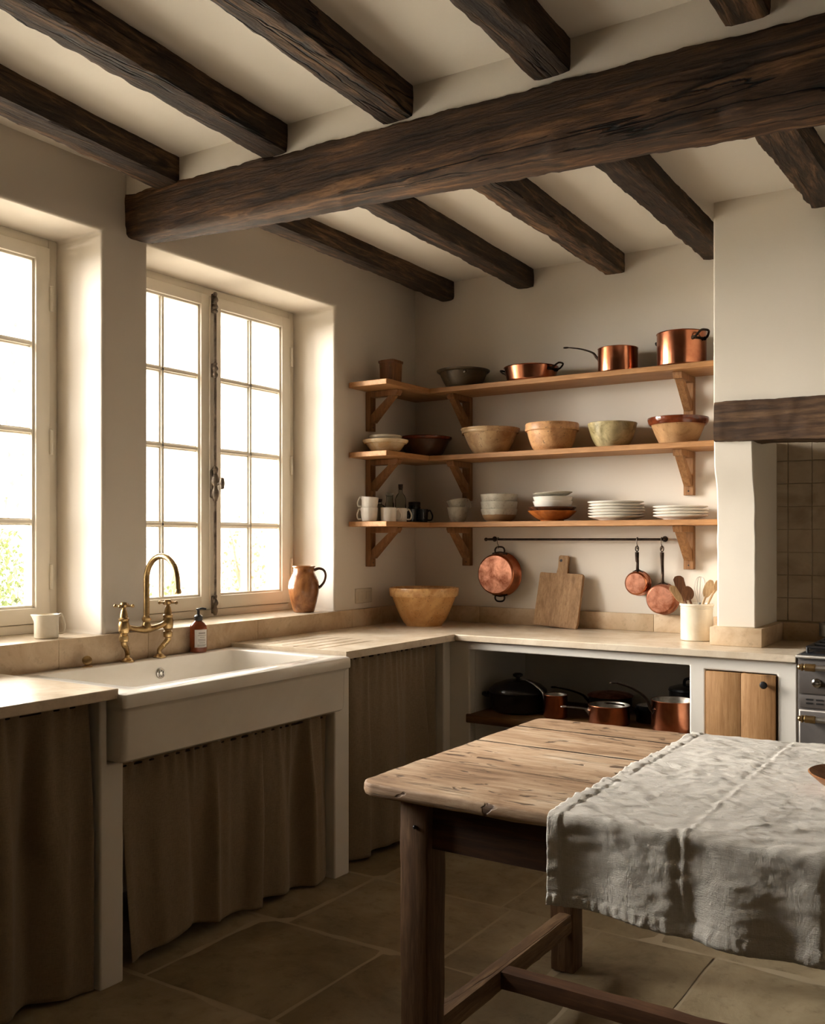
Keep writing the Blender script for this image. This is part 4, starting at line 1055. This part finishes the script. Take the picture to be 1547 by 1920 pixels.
def hanging(name, label, c, r, depth, kind, zring):
    """pan hung with its mouth to the wall; c = centre (x, z) of the mouth"""
    x, z = c; yw = -.030
    t = thing(name, label, 'pan', (x, yw, z))
    R = Matrix.Translation((x, yw, z)) @ Matrix.Rotation(PI/2, 4, 'X')    # local +z -> -y (to the room)
    rb = r*.90
    bm = lathe(B(), [(r-.003, 0), (r+.003, -.001), (r+.003, .003), (r, .005), (rb+.004, depth-.010), (rb, depth-.003), (rb-.005, depth)], 0, 0, 0, 64); bm.transform(R); link('pan_side', bm, 'copper' if kind != 'old' else 'copperm', t, 50)
    bm = lathe(B(), [(rb-.005, depth), (0, depth+.001)], 0, 0, 0, 64); bm.transform(R); link('pan_base', bm, 'copperm', t, 50)
    bm = lathe(B(), [(r-.003, 0), (rb-.002, depth-.008), (rb-.010, depth-.004), (0, depth-.004)], 0, 0, 0, 64); bm.transform(R); link('lining', bm, 'tin', t, 50)
    if kind == 'two':
        for sg in (1, -1):
            bm = B(); zz = z+sg*(r-.002); yh = yw-.022; w_ = .026
            tube(bm, [(x-w_, yh, zz), (x-w_*1.05, yh, zz+sg*.016), (x-w_*.7, yh, zz+sg*.028), (x, yh-.002, zz+sg*.031), (x+w_*.7, yh, zz+sg*.028), (x+w_*1.05, yh, zz+sg*.016), (x+w_, yh, zz)], .0045, 10)
            tube(bm, [(x-.042, yh, z+sg*math.sqrt(r*r-.042**2)), (x, yh, zz+sg*.002), (x+.042, yh, z+sg*math.sqrt(r*r-.042**2))], .0055, 10)
            link('handle', bm, 'darkiron', t)
    else:
        bm = B(); yh = yw-.016
        tube(bm, [(x, yh, z+r-.004), (x, yh-.006, z+r+.014), (x, -.050, z+r+.05), (x, -.056, zring-.055), (x, -.058, zring-.012)], lambda q: .0098-.0028*math.sin(PI*min(1, q*1.1)), 12, flat=((0, 1, 0), .6))
        tube(bm, [(x+.0075*math.sin(a), -.058, zring+.004+.013*math.cos(a)) for a in [2*PI*k/8 for k in range(8)]], .0028, 8, closed=True, n=4)
        pl_ = [(x-.026, z+r-.004), (x, z+r+.010), (x+.026, z+r-.004), (x, z+r-.016)]
        loft(bm, [[(a, yw-.008, b) for a, b in pl_], [(a, yw-.022, b) for a, b in pl_]])
        link('handle', bm, 'darkiron', t)
    return t
hanging('copper_pan', 'large two-handled copper pan hanging from the left end of the rail', (.562, 1.163), .114, .075, 'two', 1.30)
hanging('copper_saucepan', 'smaller copper saucepan hanging base outward from the rail', (1.311, 1.134), .059, .052, 'one', 1.296)
hanging('copper_saucepan', 'larger dull copper saucepan hanging nearest the utensil crock', (1.434, 1.062), .073, .060, 'old', 1.296)

# ================================================================== RECESS POTS
ZN = .530
t = thing('cast_iron_casserole', 'black cast iron casserole with domed lid at the left of the recess shelf', 'casserole', (.86, -.43, ZN))
link('pot_body', lathe(B(), [(0, 0), (.11, 0), (.122, .010), (.134, .09), (.138, .095), (.130, .096), (.12, .02), (0, .012)], .86, -.43, ZN, 56), 'castiron', t)
lid_ = link('lid', lathe(B(), [(.139, .096), (.136, .106), (.11, .128), (.06, .146), (.02, .150), (0, .150)], .86, -.43, ZN, 56), 'blackpot', t)
link('knob', lathe(B(), [(0, .148), (.010, .150), (.010, .160), (.024, .166), (.024, .176), (.015, .181), (0, .182)], .86, -.43, ZN, 24), 'blackpot', lid_)
for a in (.3, .3+PI): loop_handle(t, (.86, -.43, ZN), a, .134, .075, .07, .028, .004, .008, 'castiron')
def recess_pan(name, label, x, y, r, h, ang=None, L=.16, rise=.08, out='copper', hm='steel', cat='saucepan'):
    t = thing(name, label, cat, (x, y, ZN)); split_lathe(t, r, h, 0, .002, (x, y, ZN), out, 'tin')
    if ang is not None: long_handle(t, (x, y, ZN), ang, r, h*.72, L, rise, .0068, hm)
    return t
recess_pan('copper_saucepan', 'narrow copper saucepan with bright steel handle beside the black casserole', 1.080, -.485, .054, .105, PI-.3, .135, .075)
recess_pan('copper_saucepan', 'low copper saucepan in the middle of the recess shelf, handle to the left', 1.345, -.50, .090, .085, PI+.5, .10, .012, 'copper', 'steel')
recess_pan('copper_saucepan', 'large copper saucepan at the right of the recess shelf with raised iron handle', 1.625, -.475, .093, .128, PI+.75, .17, .115, 'copper', 'darkiron')
t = recess_pan('black_frying_pan', 'black pan under a dull copper lid at the back of the recess shelf', 1.24, -.22, .10, .075, PI+.25, .16, .05, 'castiron', 'darkiron', 'pan')
link('lid', lathe(B(), [(.106, 0), (.107, .003), (.09, .012), (.04, .020), (0, .021), ], 1.24, -.22, ZN+.078, 48), 'copperm', t)
t = recess_pan('black_saucepan', 'black saucepan in the recess between the low and the large copper saucepans', 1.475, -.36, .055, .075, PI+.6, .12, .03, 'blackpot', 'darkiron')
t = thing('black_stockpot', 'black lidded pot at the back right of the recess shelf', 'pot', (1.62, -.20, ZN))
link('pot_body', lathe(B(), [(0, 0), (.095, 0), (.10, .006), (.10, .13), (.104, .133), (.10, .135), (0, .135)], 1.62, -.20, ZN, 48), 'blackpot', t)
l2 = link('lid', lathe(B(), [(.103, .135), (.10, .143), (.06, .155), (0, .160)], 1.62, -.20, ZN, 48), 'blackpot', t)
bm = B(); tube(bm, [(1.585, -.20, ZN+.156), (1.59, -.20, ZN+.178), (1.62, -.20, ZN+.186), (1.65, -.20, ZN+.178), (1.655, -.20, ZN+.156)], .007, 10); link('lid_handle', bm, 'blackpot', l2)

# ================================================================== CURTAINS
def curtain(name, label, y0, y1, zt, zb, x, seed, pleats, amp=.022, lean0=0.0, lean1=0.0, hemz=None, opening=False):
    ny = int(abs(y1-y0)/.004); nz = 60; rnd = random.Random(seed)
    L = y1-y0
    ph = [rnd.uniform(0, 6.28) for _ in range(6)]
    cen = sorted(rnd.uniform(0, 1) for _ in range(pleats)); wid = [rnd.uniform(.018, .045)/abs(L) for _ in cen]; am = [rnd.uniform(.5, 1.25) for _ in cen]; sgn = [rnd.choice((1, 1, -1)) for _ in cen]
    dr = [rnd.uniform(-.05, .05) for _ in cen]
    rows = []
    bm = B()
    for j in range(nz+1):
        v = j/nz; row = []            # v=0 at top
        for i in range(ny+1):
            u = i/ny
            gath = math.sin(u*abs(L)/.024*2*PI*.5+2*math.sin(u*9+ph[0])+ph[1])*.0042*math.exp(-v*9)
            soft = 0
            for c, w_, a, s, d in zip(cen, wid, am, sgn, dr):
                cc = c+d*v; ww = w_*(.6+1.3*v)
                soft += s*a*math.exp(-((u-cc)/ww)**2)
            grow = .25+.75*min(1, v*2.2)
            wave = .6*math.sin(u*abs(L)/.19*2*PI+ph[2]+1.2*math.sin(u*5+ph[4])+.5*math.sin(v*2+ph[3]))+.22*math.exp(-v*2)*math.sin(u*abs(L)/.075*2*PI+ph[4]+v)
            dx = 1.9*amp*grow*(soft*.62+wave*.38)+gath*1.4+.0012*fn((u*3*abs(L), v, seed), 14, 3)
            ydrift = (lean0*(1-u)+lean1*u)*v**1.3
            hz = zb+(hemz(u) if hemz else 0)+.012*math.sin(u*abs(L)*9+ph[5])*(1 if not hemz else .4)
            z = zt+(hz-zt)*v
            if j == 0: z += .004*math.sin(u*abs(L)/.012)
            row.append(bm.verts.new((x+dx, y0+L*u+ydrift+amp*.5*grow*.3*math.sin(u*abs(L)/.09*2*PI+ph[2]), z)))
        rows.append(row)
    for a, b in zip(rows, rows[1:]):
        for i in range(ny): bm.faces.new((a[i], a[i+1], b[i+1], b[i]))
    t = thing(name, label, 'curtain', (x, (y0+y1)/2, zb), 'linen curtains under the worktops')
    o = link('cloth', bm, 'linen', t, 80)
    m = o.modifiers.new('thick', 'SOLIDIFY'); m.thickness = .0016; m.offset = 0
    bm = B(); tube(bm, [(x-.003, y0-.008 if L > 0 else y0+.008, zt-.012), (x-.003, y1, zt-.012)], .004, 8, False); link('curtain_rod', bm, 'darkiron', t)
curtain('sink_skirt', 'gathered brown linen curtain below the worktop left of the sink', -3.84, -2.662, .862, .018, .560, 3, 16)
curtain('sink_skirt', 'wide brown linen curtain panel under the sink, left of the dark opening', -2.548, -1.905, .652, .012, .560, 8, 5, .020, .045, -.01, lambda u: .045*(1-abs(2*u-.9)))
curtain('sink_skirt', 'narrow brown linen curtain panel under the sink, by the right pier', -1.900, -1.52, .652, .020, .560, 12, 6, .020, .02, .0)
curtain('sink_skirt', 'gathered brown linen curtain between the sink and the room corner', -1.408, -.690, .862, .015, .560, 21, 12, .020)

# ================================================================== RANGE
rg = thing('range_cooker', 'grey range cooker with brass and steel rails beside the back worktop', 'cooker', (2.66, -.36, 0))
bm = box(B(), 2.166, 3.13, -.655, -.09, .02, .900, .004); link('oven_body', bm, 'range', rg)
bm = B(); box(bm, 2.160, 3.136, -.668, -.085, .893, .905, .003); link('hob_frame', bm, 'steel', rg)
bm = B(); box(bm, 2.175, 3.12, -.645, -.10, .904, .910, .001); link('hob_plate', bm, 'hob', rg)
for gx in (2.30, 2.64, 2.98):
    bm = B()
    for q in (-.11, .11): tube(bm, [(gx+q, -.60, .93), (gx+q, -.14, .93)], .006, 8, False)
    for q in (-.60, -.48, -.37, -.25, -.14): tube(bm, [(gx-.11, q, .93), (gx+.11, q, .93)], .006, 8, False)
    for q in (-.11, .11):
        for y_ in (-.60, -.14): tube(bm, [(gx+q, y_, .908), (gx+q, y_, .93)], .006, 8, False)
    link('pan_support', bm, 'castiron', rg)
for gx in (2.30, 2.64, 2.98):
    for gy in (-.485, -.255): link('burner', lathe(B(), [(0, .909), (.05, .909), (.05, .916), (.035, .918), (.035, .924), (0, .925)], gx, gy, 0, 32), 'castiron', rg)
bm = box(B(), 2.172, 3.124, -.663, -.652, .760, .885, .003); link('control_panel', bm, 'range', rg)
for k in range(6):
    gx = 2.235+.155*k
    bm = lathe(B(), [(0, 0), (.017, 0), (.017, .005), (.011, .008), (.010, .022), (0, .024)], 0, 0, 0, 24); bm.transform(Matrix.Translation((gx, -.662, .803)) @ Matrix.Rotation(PI/2, 4, 'X')); link('control_knob', bm, 'chrome', rg)
bm = box(B(), 2.174, 3.122, -.661, -.652, .706, .756, .002); vp = link('vent_panel', bm, 'range', rg)
bm = B()
for k in range(24):
    for z in (.724, .738): 
        gx = 2.197+.0155*k*2.3
        if gx < 3.1: box(bm, gx, gx+.024, -.6625, -.6605, z-.0025, z+.0035)
link('vent_slots', bm, 'rangedark', vp)
bm = box(B(), 2.176, 3.120, -.668, -.650, .16, .695, .004); dr = link('oven_door', bm, 'range', rg)
bm = box(B(), 2.172, 3.124, -.6665, -.650, .155, .700, .003); link('door_edge', bm, 'steel', dr)
bm = box(B(), 2.176, 3.12, -.655, -.648, .03, .148, .003); link('plinth_panel', bm, 'range', rg)
def rail(z, y, par):
    bm = B(); tube(bm, [(2.235, y, z), (3.06, y, z)], .011, 16, False); link('towel_rail', bm, 'steel', par)
    for a, b in ((2.178, 2.24), (3.055, 3.117)):
        s_ = 1 if a < 2.5 else -1; e = a if s_ > 0 else b
        bm = B(); R = Matrix.Translation((e, y, z)) @ Matrix.Rotation(s_*PI/2, 4, 'Y')
        b2 = lathe(B(), [(0, 0), (.008, .001), (.011, .006), (.009, .010), (.014, .013), (.014, .018), (.010, .021), (.014, .026), (.0145, .060), (.012, .063), (0, .063)], 0, 0, 0, 24); b2.transform(R)
        tube(b2, [(e+s_*.016, y, z), (e+s_*.016, -.66, z)], .008, 12, False); link('rail_end', b2, 'brass', par)
rail(.866, -.715, rg); rail(.672, -.712, dr)
t = thing('steel_pot', 'grey steel lidded pot on the back of the range at the right edge', 'pot', (2.235, -.17, .936))
link('pot_body', lathe(B(), [(0, 0), (.075, 0), (.08, .004), (.08, .05), (.083, .052), (0, .053)], 2.235, -.17, .936, 40), 'tin', t)
l_ = link('lid', lathe(B(), [(.082, .053), (.08, .058), (.03, .066), (0, .067)], 2.235, -.17, .936, 40), 'tin', t)
link('knob', lathe(B(), [(0, .066), (.006, .066), (.012, .080), (0, .086)], 2.235, -.17, .936, 20), 'tin', l_)

# ================================================================== TABLE
TX0, TX1, TY0, TY1, TZ = 1.563, 3.45, -2.668, -1.655, .76
tb = thing('kitchen_table', 'long scrubbed wooden farmhouse table with dark legs and stretchers', 'table', (2.5, -2.16, 0))
bm = B(); nx, ny = 380, 210; R_ = .045
gaps = [-2.368, -2.085, -1.83]
def tz(x, y, ex, ey):
    d = min(x-TX0, TX1-x, y-TY0, TY1-y)
    z = TZ+.0016*fn((x*.6, y*2.4, 0), 6, 4)
    er = .006+.005*fn((x, y, 5), 9, 2)
    er = max(.003, er)
    if d < er: z -= er-math.sqrt(max(0, er*er-(er-d)**2))
    for g in gaps:
        gg = g+.002*fn((x, g, 2), 2, 2)
        if abs(y-g) < .0049: z -= .018
    return z
xs_ = sorted(set(rng(TX0, TX0+.02, 8)+rng(TX0+.02, TX1, nx)))
ysx = sorted(set(rng(TY0, TY0+.02, 8)+rng(TY0+.02, TY1-.02, ny)+rng(TY1-.02, TY1, 8)+[g+d for g in gaps for d in (-.007, -.0052, -.0046, .0046, .0052, .007)]))
ysx = [y for y in ysx if not any(abs(y-g) < .0044 for g in gaps)]
def corner(x, y):
    cx = min(max(x, TX0+R_), TX1-R_); cyy = min(max(y, TY0+R_), TY1-R_)
    dx, dy = x-cx, y-cyy; l = math.hypot(dx, dy)
    if l > 0 and dx and dy:
        m = max(abs(dx), abs(dy)); return cx+dx/l*m, cyy+dy/l*m
    return x, y
top = []
for y in ysx:
    row = []
    for x in xs_:
        X_2, Y_2 = corner(x, y); w_ = .0022*fn((x, y, 8), 6, 3)
        d = min(x-TX0, TX1-x, y-TY0, TY1-y)
        row.append(bm.verts.new((X_2+(w_ if d < .001 else 0), Y_2+(w_ if d < .001 else 0), tz(x, y, 0, 0))))
    top.append(row)
for a, b in zip(top, top[1:]):
    gap_shade = any(abs((a[0].co.y+b[0].co.y)/2-g) < .0051 for g in gaps)  # faces in a plank gap take the painted shade colour
    for i in range(len(xs_)-1): bm.faces.new((a[i], a[i+1], b[i+1], b[i])).material_index = 1 if gap_shade else 0
loop = top[0]+[r[-1] for r in top[1:]]+top[-1][::-1][1:]+[r[0] for r in top[::-1][1:-1]]
prev = loop
cc = Vector(((TX0+TX1)/2, (TY0+TY1)/2, 0))
for z, ins in ((.741, -.001), (.732, .002), (.728, .012)):
    low = []
    for v in loop:
        d = Vector((cc.x-v.co.x, cc.y-v.co.y, 0)).normalized()
        low.append(bm.verts.new((v.co.x+d.x*ins, v.co.y+d.y*ins, z+.0015*fn(v.co, 12, 2))))
    for k in range(len(loop)):
        q = (k+1) % len(loop); bm.faces.new((prev[k], prev[q], low[q], low[k]))
    prev = low
bm.faces.new(prev)
link('tabletop', bm, ['table', 'gap_shade'], tb, 50)
LW = .082
def leg(x, y, sd):
    bm = hewn((x, y, 0), (x, y, .728), [(0, 0)]*4, [(0, 0)]*4, 1) if False else B()
    secs = []
    for k in range(61):
        z = -.001+.7275*k/60; s = LW/2*(.93+.07*min(1, z/.5)); w_ = .0016*fn((x, y, z), 9, 3, sd)
        secs.append([(x+p+w_, y+q+w_*.7, z) for p, q in rrect(2*s, 2*s, .006, 2)])
    loft(bm, secs); return link('leg', bm, 'tleg', tb, 40)
LX = (1.695, 3.32); LY = (-2.578, -1.735)
for x in LX:
    for y in LY: leg(x, y, x+y)
for y in LY:
    s_ = -1 if y < -2 else 1
    bm = box(B(), LX[0]+.03, LX[1]-.03, y+s_*.010-.012, y+s_*.010+.012, .608, .729, .003); link('apron', bm, 'trailx', tb)
for x in LX:
    bm = box(B(), x-.012, x+.012, LY[0]+.03, LY[1]-.03, .608, .729, .003); link('apron', bm, 'traily', tb)
def bar(p0, p1, w_, h, mat, seed):
    return link('stretcher', hewn(p0, p1, [(-w_/2, h/2), (-w_/2, -h/2), (w_/2, -h/2), (w_/2, h/2)], [(-w_/2, h/2), (-w_/2, -h/2), (w_/2, -h/2), (w_/2, h/2)], 90, .0018, seed, .006), mat, tb, 55)
for x in LX: bar((x+.012, LY[0]+.02, .155), (x+.012, LY[1]-.02, .155), .046, .060, 'traily', x)
bar((LX[0]+.030, -2.215, .157), (LX[1]-.01, -2.215, .157), .055, .050, 'trailx', 9)
bm = B()
bmesh.ops.create_uvsphere(bm, u_segments=8, v_segments=6, radius=.005, matrix=Matrix.Translation((1.70, -2.6215, .66)))
link('peg', bm, 'castiron', tb)

# ------------------------------------------------------------------ cloth
CX0, CX1 = 2.072, 3.25
zt = TZ+.004; yf, yb_ = TY0-.006, TY1+.006
dropF, dropB, rad = .195, .16, .014
def path(s):
    """s along the cloth from the front hem; returns y, z, ny, nz (outward normal)"""
    if s < dropF-rad: return yf, zt-dropF+s, -1, 0
    s -= dropF-rad; arc = rad*PI/2
    if s < arc: a = s/rad; return yf+rad-rad*math.cos(a), zt-rad+rad*math.sin(a), -math.cos(a), math.sin(a)
    s -= arc; flat_ = (yb_-yf)-2*rad
    if s < flat_: return yf+rad+s, zt, 0, 1
    s -= flat_
    if s < arc: a = s/rad; return yb_-rad+rad*math.sin(a), zt-rad+rad*math.cos(a), math.sin(a), math.cos(a)
    s -= arc; return yb_, zt-rad-s, 1, 0
Ltot = (dropF-rad)+(dropB-rad)+rad*PI+(yb_-yf)-2*rad
bm = B(); rows = []
NX, NS = 300, 330
def ridge(v, wd): return math.exp(-(v/wd)**2)
for j in range(NS+1):
    s = Ltot*j/NS; y, z, ny_, nz_ = path(s); row = []
    for i in range(NX+1):
        x = CX0+(CX1-CX0)*(i/NX)
        hang = max(0, (dropF-s)/dropF) if s < dropF else 0
        n1 = noise.ridged_multi_fractal(Vector((x*3.2+s*1.6, s*7.5-x*1.1, .3)), 1.0, 2.0, 4, 1.0, 2.0)
        n2 = fn((x, s, .7), 3.2, 3); n3 = fn((x*1.2+s*.5, s*2.6, 4.4), 17, 3)
        n4 = noise.ridged_multi_fractal(Vector((x*9+s*6, s*24-x*5, 2.3)), 1.0, 2.0, 3, 1.0, 2.0)
        d = .0040+.0050*(n1-1.1)+.0026*n2+(.0032*n3+.0032*(n4-1.1))*(1 if s > dropF else .6)
        # pressed fold lines
        for fx, sg, am in ((2.362, 1, .0028), (2.640, -1, .0026), (2.92, 1, .002)):
            q = x-fx-.004*fn((s, fx, 0), 3, 2)
            am *= .7+.6*fn((s, fx, 3), 5, 2); d += am*ridge(q, .005)-am*1.2*ridge(q+.012, .009)-am*.2*ridge(q-.016, .010)
        # doubled hem along the left edge
        e = x-CX0
        if e < .030: d += .0016+.0012*math.sin(s*110+5*n2+3*n3)*(1 if e > .003 else .5)
        d -= .0022*ridge(e-.033, .003)
        if s < .026: d += .0010+.0012*math.sin(x*290+5*n2+4*n3)*(.4+.6*abs(n2)*2)
        d -= .0016*ridge(s-.029, .003)
        if hang > 0:
            d += hang*(.010*math.sin(x*13+1.1)+.006*math.sin(x*31+.6)+.004*n1*fn((x*2, s, 9), 4, 2))
            d += hang*.007*ridge(x-2.335, .03)-hang*.010*ridge(x-2.385, .03)+hang*.007*ridge(x-2.61, .028)-hang*.009*ridge(x-2.655, .03)
        if nz_ == 1: d = max(d, .0008)
        wav = .004*fn((s*2, 0, 5), 4, 2) if i == 0 else 0
        row.append(bm.verts.new((x+.005*fn((s*2, 1, 5), 3, 2)*max(0, 1-e/.15)+(hang*.018 if False else 0)*0, y+ny_*d, z+nz_*d+(.006*math.sin(x*7) if s == 0 else 0))))
    rows.append(row)
for a, b in zip(rows, rows[1:]):
    for i in range(NX): bm.faces.new((a[i], a[i+1], b[i+1], b[i]))
o = link('tablecloth', bm, 'cloth', smooth=80); rebase(o, (2.6, -2.16, TZ))
m = o.modifiers.new('thick', 'SOLIDIFY'); m.thickness = .0014; m.offset = 0
tag(o, 'crumpled natural linen cloth draped over the right part of the table', 'tablecloth')

# ------------------------------------------------------------------ dish of dates
DX, DY, DZ = 2.605, -2.165, TZ+.015
t = thing('wooden_dish', 'shallow carved wooden dish of dates at the right edge of the tablecloth', 'dish', (DX, DY, DZ))
link('dish_body', lathe(B(), [(0, .001), (.055, 0), (.060, .002), (.085, .014), (.106, .032), (.110, .036), (.107, .038), (.098, .033), (.075, .018), (.05, .009), (0, .008)], DX, DY, DZ, 56, lambda a, z: 1+.02*math.sin(3*a)), 'dishwood', t, 50)
rd = random.Random(5); first = None
for k, (dx, dy, dz, an, lab) in enumerate([(-.045, -.01, .024, .3, 'leftmost'), (-.015, .025, .022, 1.2, 'rear'), (-.012, -.035, .022, -.4, 'front'), (.03, .0, .024, .8, 'right'), (-.02, -.002, .046, 2.0, 'topmost'), (.012, .03, .044, 0.2, 'upper rear'), (.045, .04, .026, 1.7, 'far right')]):
    bm = lathe(B(), [(0, -.024), (.007, -.021), (.012, -.010), (.0125, .004), (.010, .016), (.005, .023), (0, .024)], 0, 0, 0, 16, lambda a, z: 1+.07*math.sin(5*a+z*80))
    bm.transform(Matrix.Translation((DX+dx, DY+dy, DZ+dz)) @ Matrix.Rotation(an, 4, 'Z') @ Matrix.Rotation(1.45, 4, 'Y'))
    o = link('dried_date', bm, 'date'); rebase(o, (DX+dx, DY+dy, DZ+dz-.01)); tag(o, 'shiny dark brown date, %s one in the wooden dish on the cloth' % lab, 'fruit', 'dates in the dish')

# ================================================================== OUTSIDE
bm = box(B(), -30, -.47, -25, 25, -.3, -.12); o = link('garden_ground', bm, 'gravel'); struct(o)
t = thing('garden_building', 'pale stone garden building with shuttered opening seen through the window', 'building', (-7, 7.5, -.1))
bm = grid_wall(B(), [4.5, 6.1, 7.0, 12], [-.15, .8, 2.5, 8.6], [(6.1, 7.0, .8, 2.5)], lambda u, v, d: (-7-d, u, v), .4, 1); link('wall', bm, 'outwall', t)
bm = B(); loft(bm, [[(-6.6, 4.3, 8.5), (-6.6, 12.2, 8.5)], [(-9.6, 4.3, 9.9), (-9.6, 12.2, 9.9)], [(-9.6, 4.3, 9.8), (-9.6, 12.2, 9.8)], [(-6.6, 4.3, 8.4), (-6.6, 12.2, 8.4)]], closed=False); link('roof', bm, 'raw', t)
bm = box(B(), -7.2, -7.1, 6.1, 7.0, .8, 2.5); link('shutter', bm, 'paint', t)
def shrub(name, label, c, rx, ry, rz, n, mat, leaf=.05, stems=5, seed=0):
    rd = random.Random(seed); t = thing(name, label, 'shrub', (c[0], c[1], -.1))
    bm = B()
    for k in range(n):
        while True:
            p = Vector((rd.uniform(-1, 1), rd.uniform(-1, 1), rd.uniform(-1, 1)))
            if p.length < 1 and p.length > .35: break
        P = Vector((c[0]+p.x*rx, c[1]+p.y*ry, c[2]+p.z*rz)); q = Matrix.Rotation(rd.uniform(0, 6), 4, 'Z') @ Matrix.Rotation(rd.uniform(-1.2, 1.2), 4, 'X'); s = leaf*rd.uniform(.6, 1.3)
        vs = [bm.verts.new(P+q @ Vector(v)*s) for v in ((0, -.5, 0), (.28, 0, .08), (0, .5, 0), (-.28, 0, .08))]
        bm.faces.new(vs)
    o = link('foliage', bm, mat, t, 80); o['kind'] = 'stuff'
    bm = B()
    for k in range(stems):
        a = rd.uniform(0, 6.28); e = Vector((c[0]+rx*.7*math.cos(a), c[1]+ry*.7*math.sin(a), c[2]+rz*rd.uniform(.3, .9)))
        tube(bm, [(c[0], c[1], -.12), ((c[0]+e.x)/2+rd.uniform(-.1, .1), (c[1]+e.y)/2, (e.z)/2), e], lambda q: .03*(1-.8*q), 6)
    link('stem', bm, 'bark', t, 80)
shrub('garden_hedge', 'green leafy hedge seen through the left window', (-3.6, -.25, .55), .55, .42, .95, 5200, 'leaf', .055, 5, 1)
shrub('garden_shrub', 'low green shrub seen through the window behind the tap', (-4.0, 1.75, .35), .55, .45, .65, 2600, 'leaf', .05, 5, 2)
shrub('garden_shrub', 'yellowing shrub seen through the centre of the window', (-4.3, 3.35, .7), .45, .30, 1.0, 2000, 'leaf2', .05, 7, 3)
shrub('garden_shrub', 'bare twiggy shrub seen through the lower window panes', (-5.3, 2.9, .7), .5, .3, .9, 300, 'leaf2', .04, 16, 4)
shrub('garden_tree', 'sparse pale tree outside the left window', (-4.6, .25, 2.2), .8, .6, 1.2, 900, 'leaf2', .06, 10, 6)
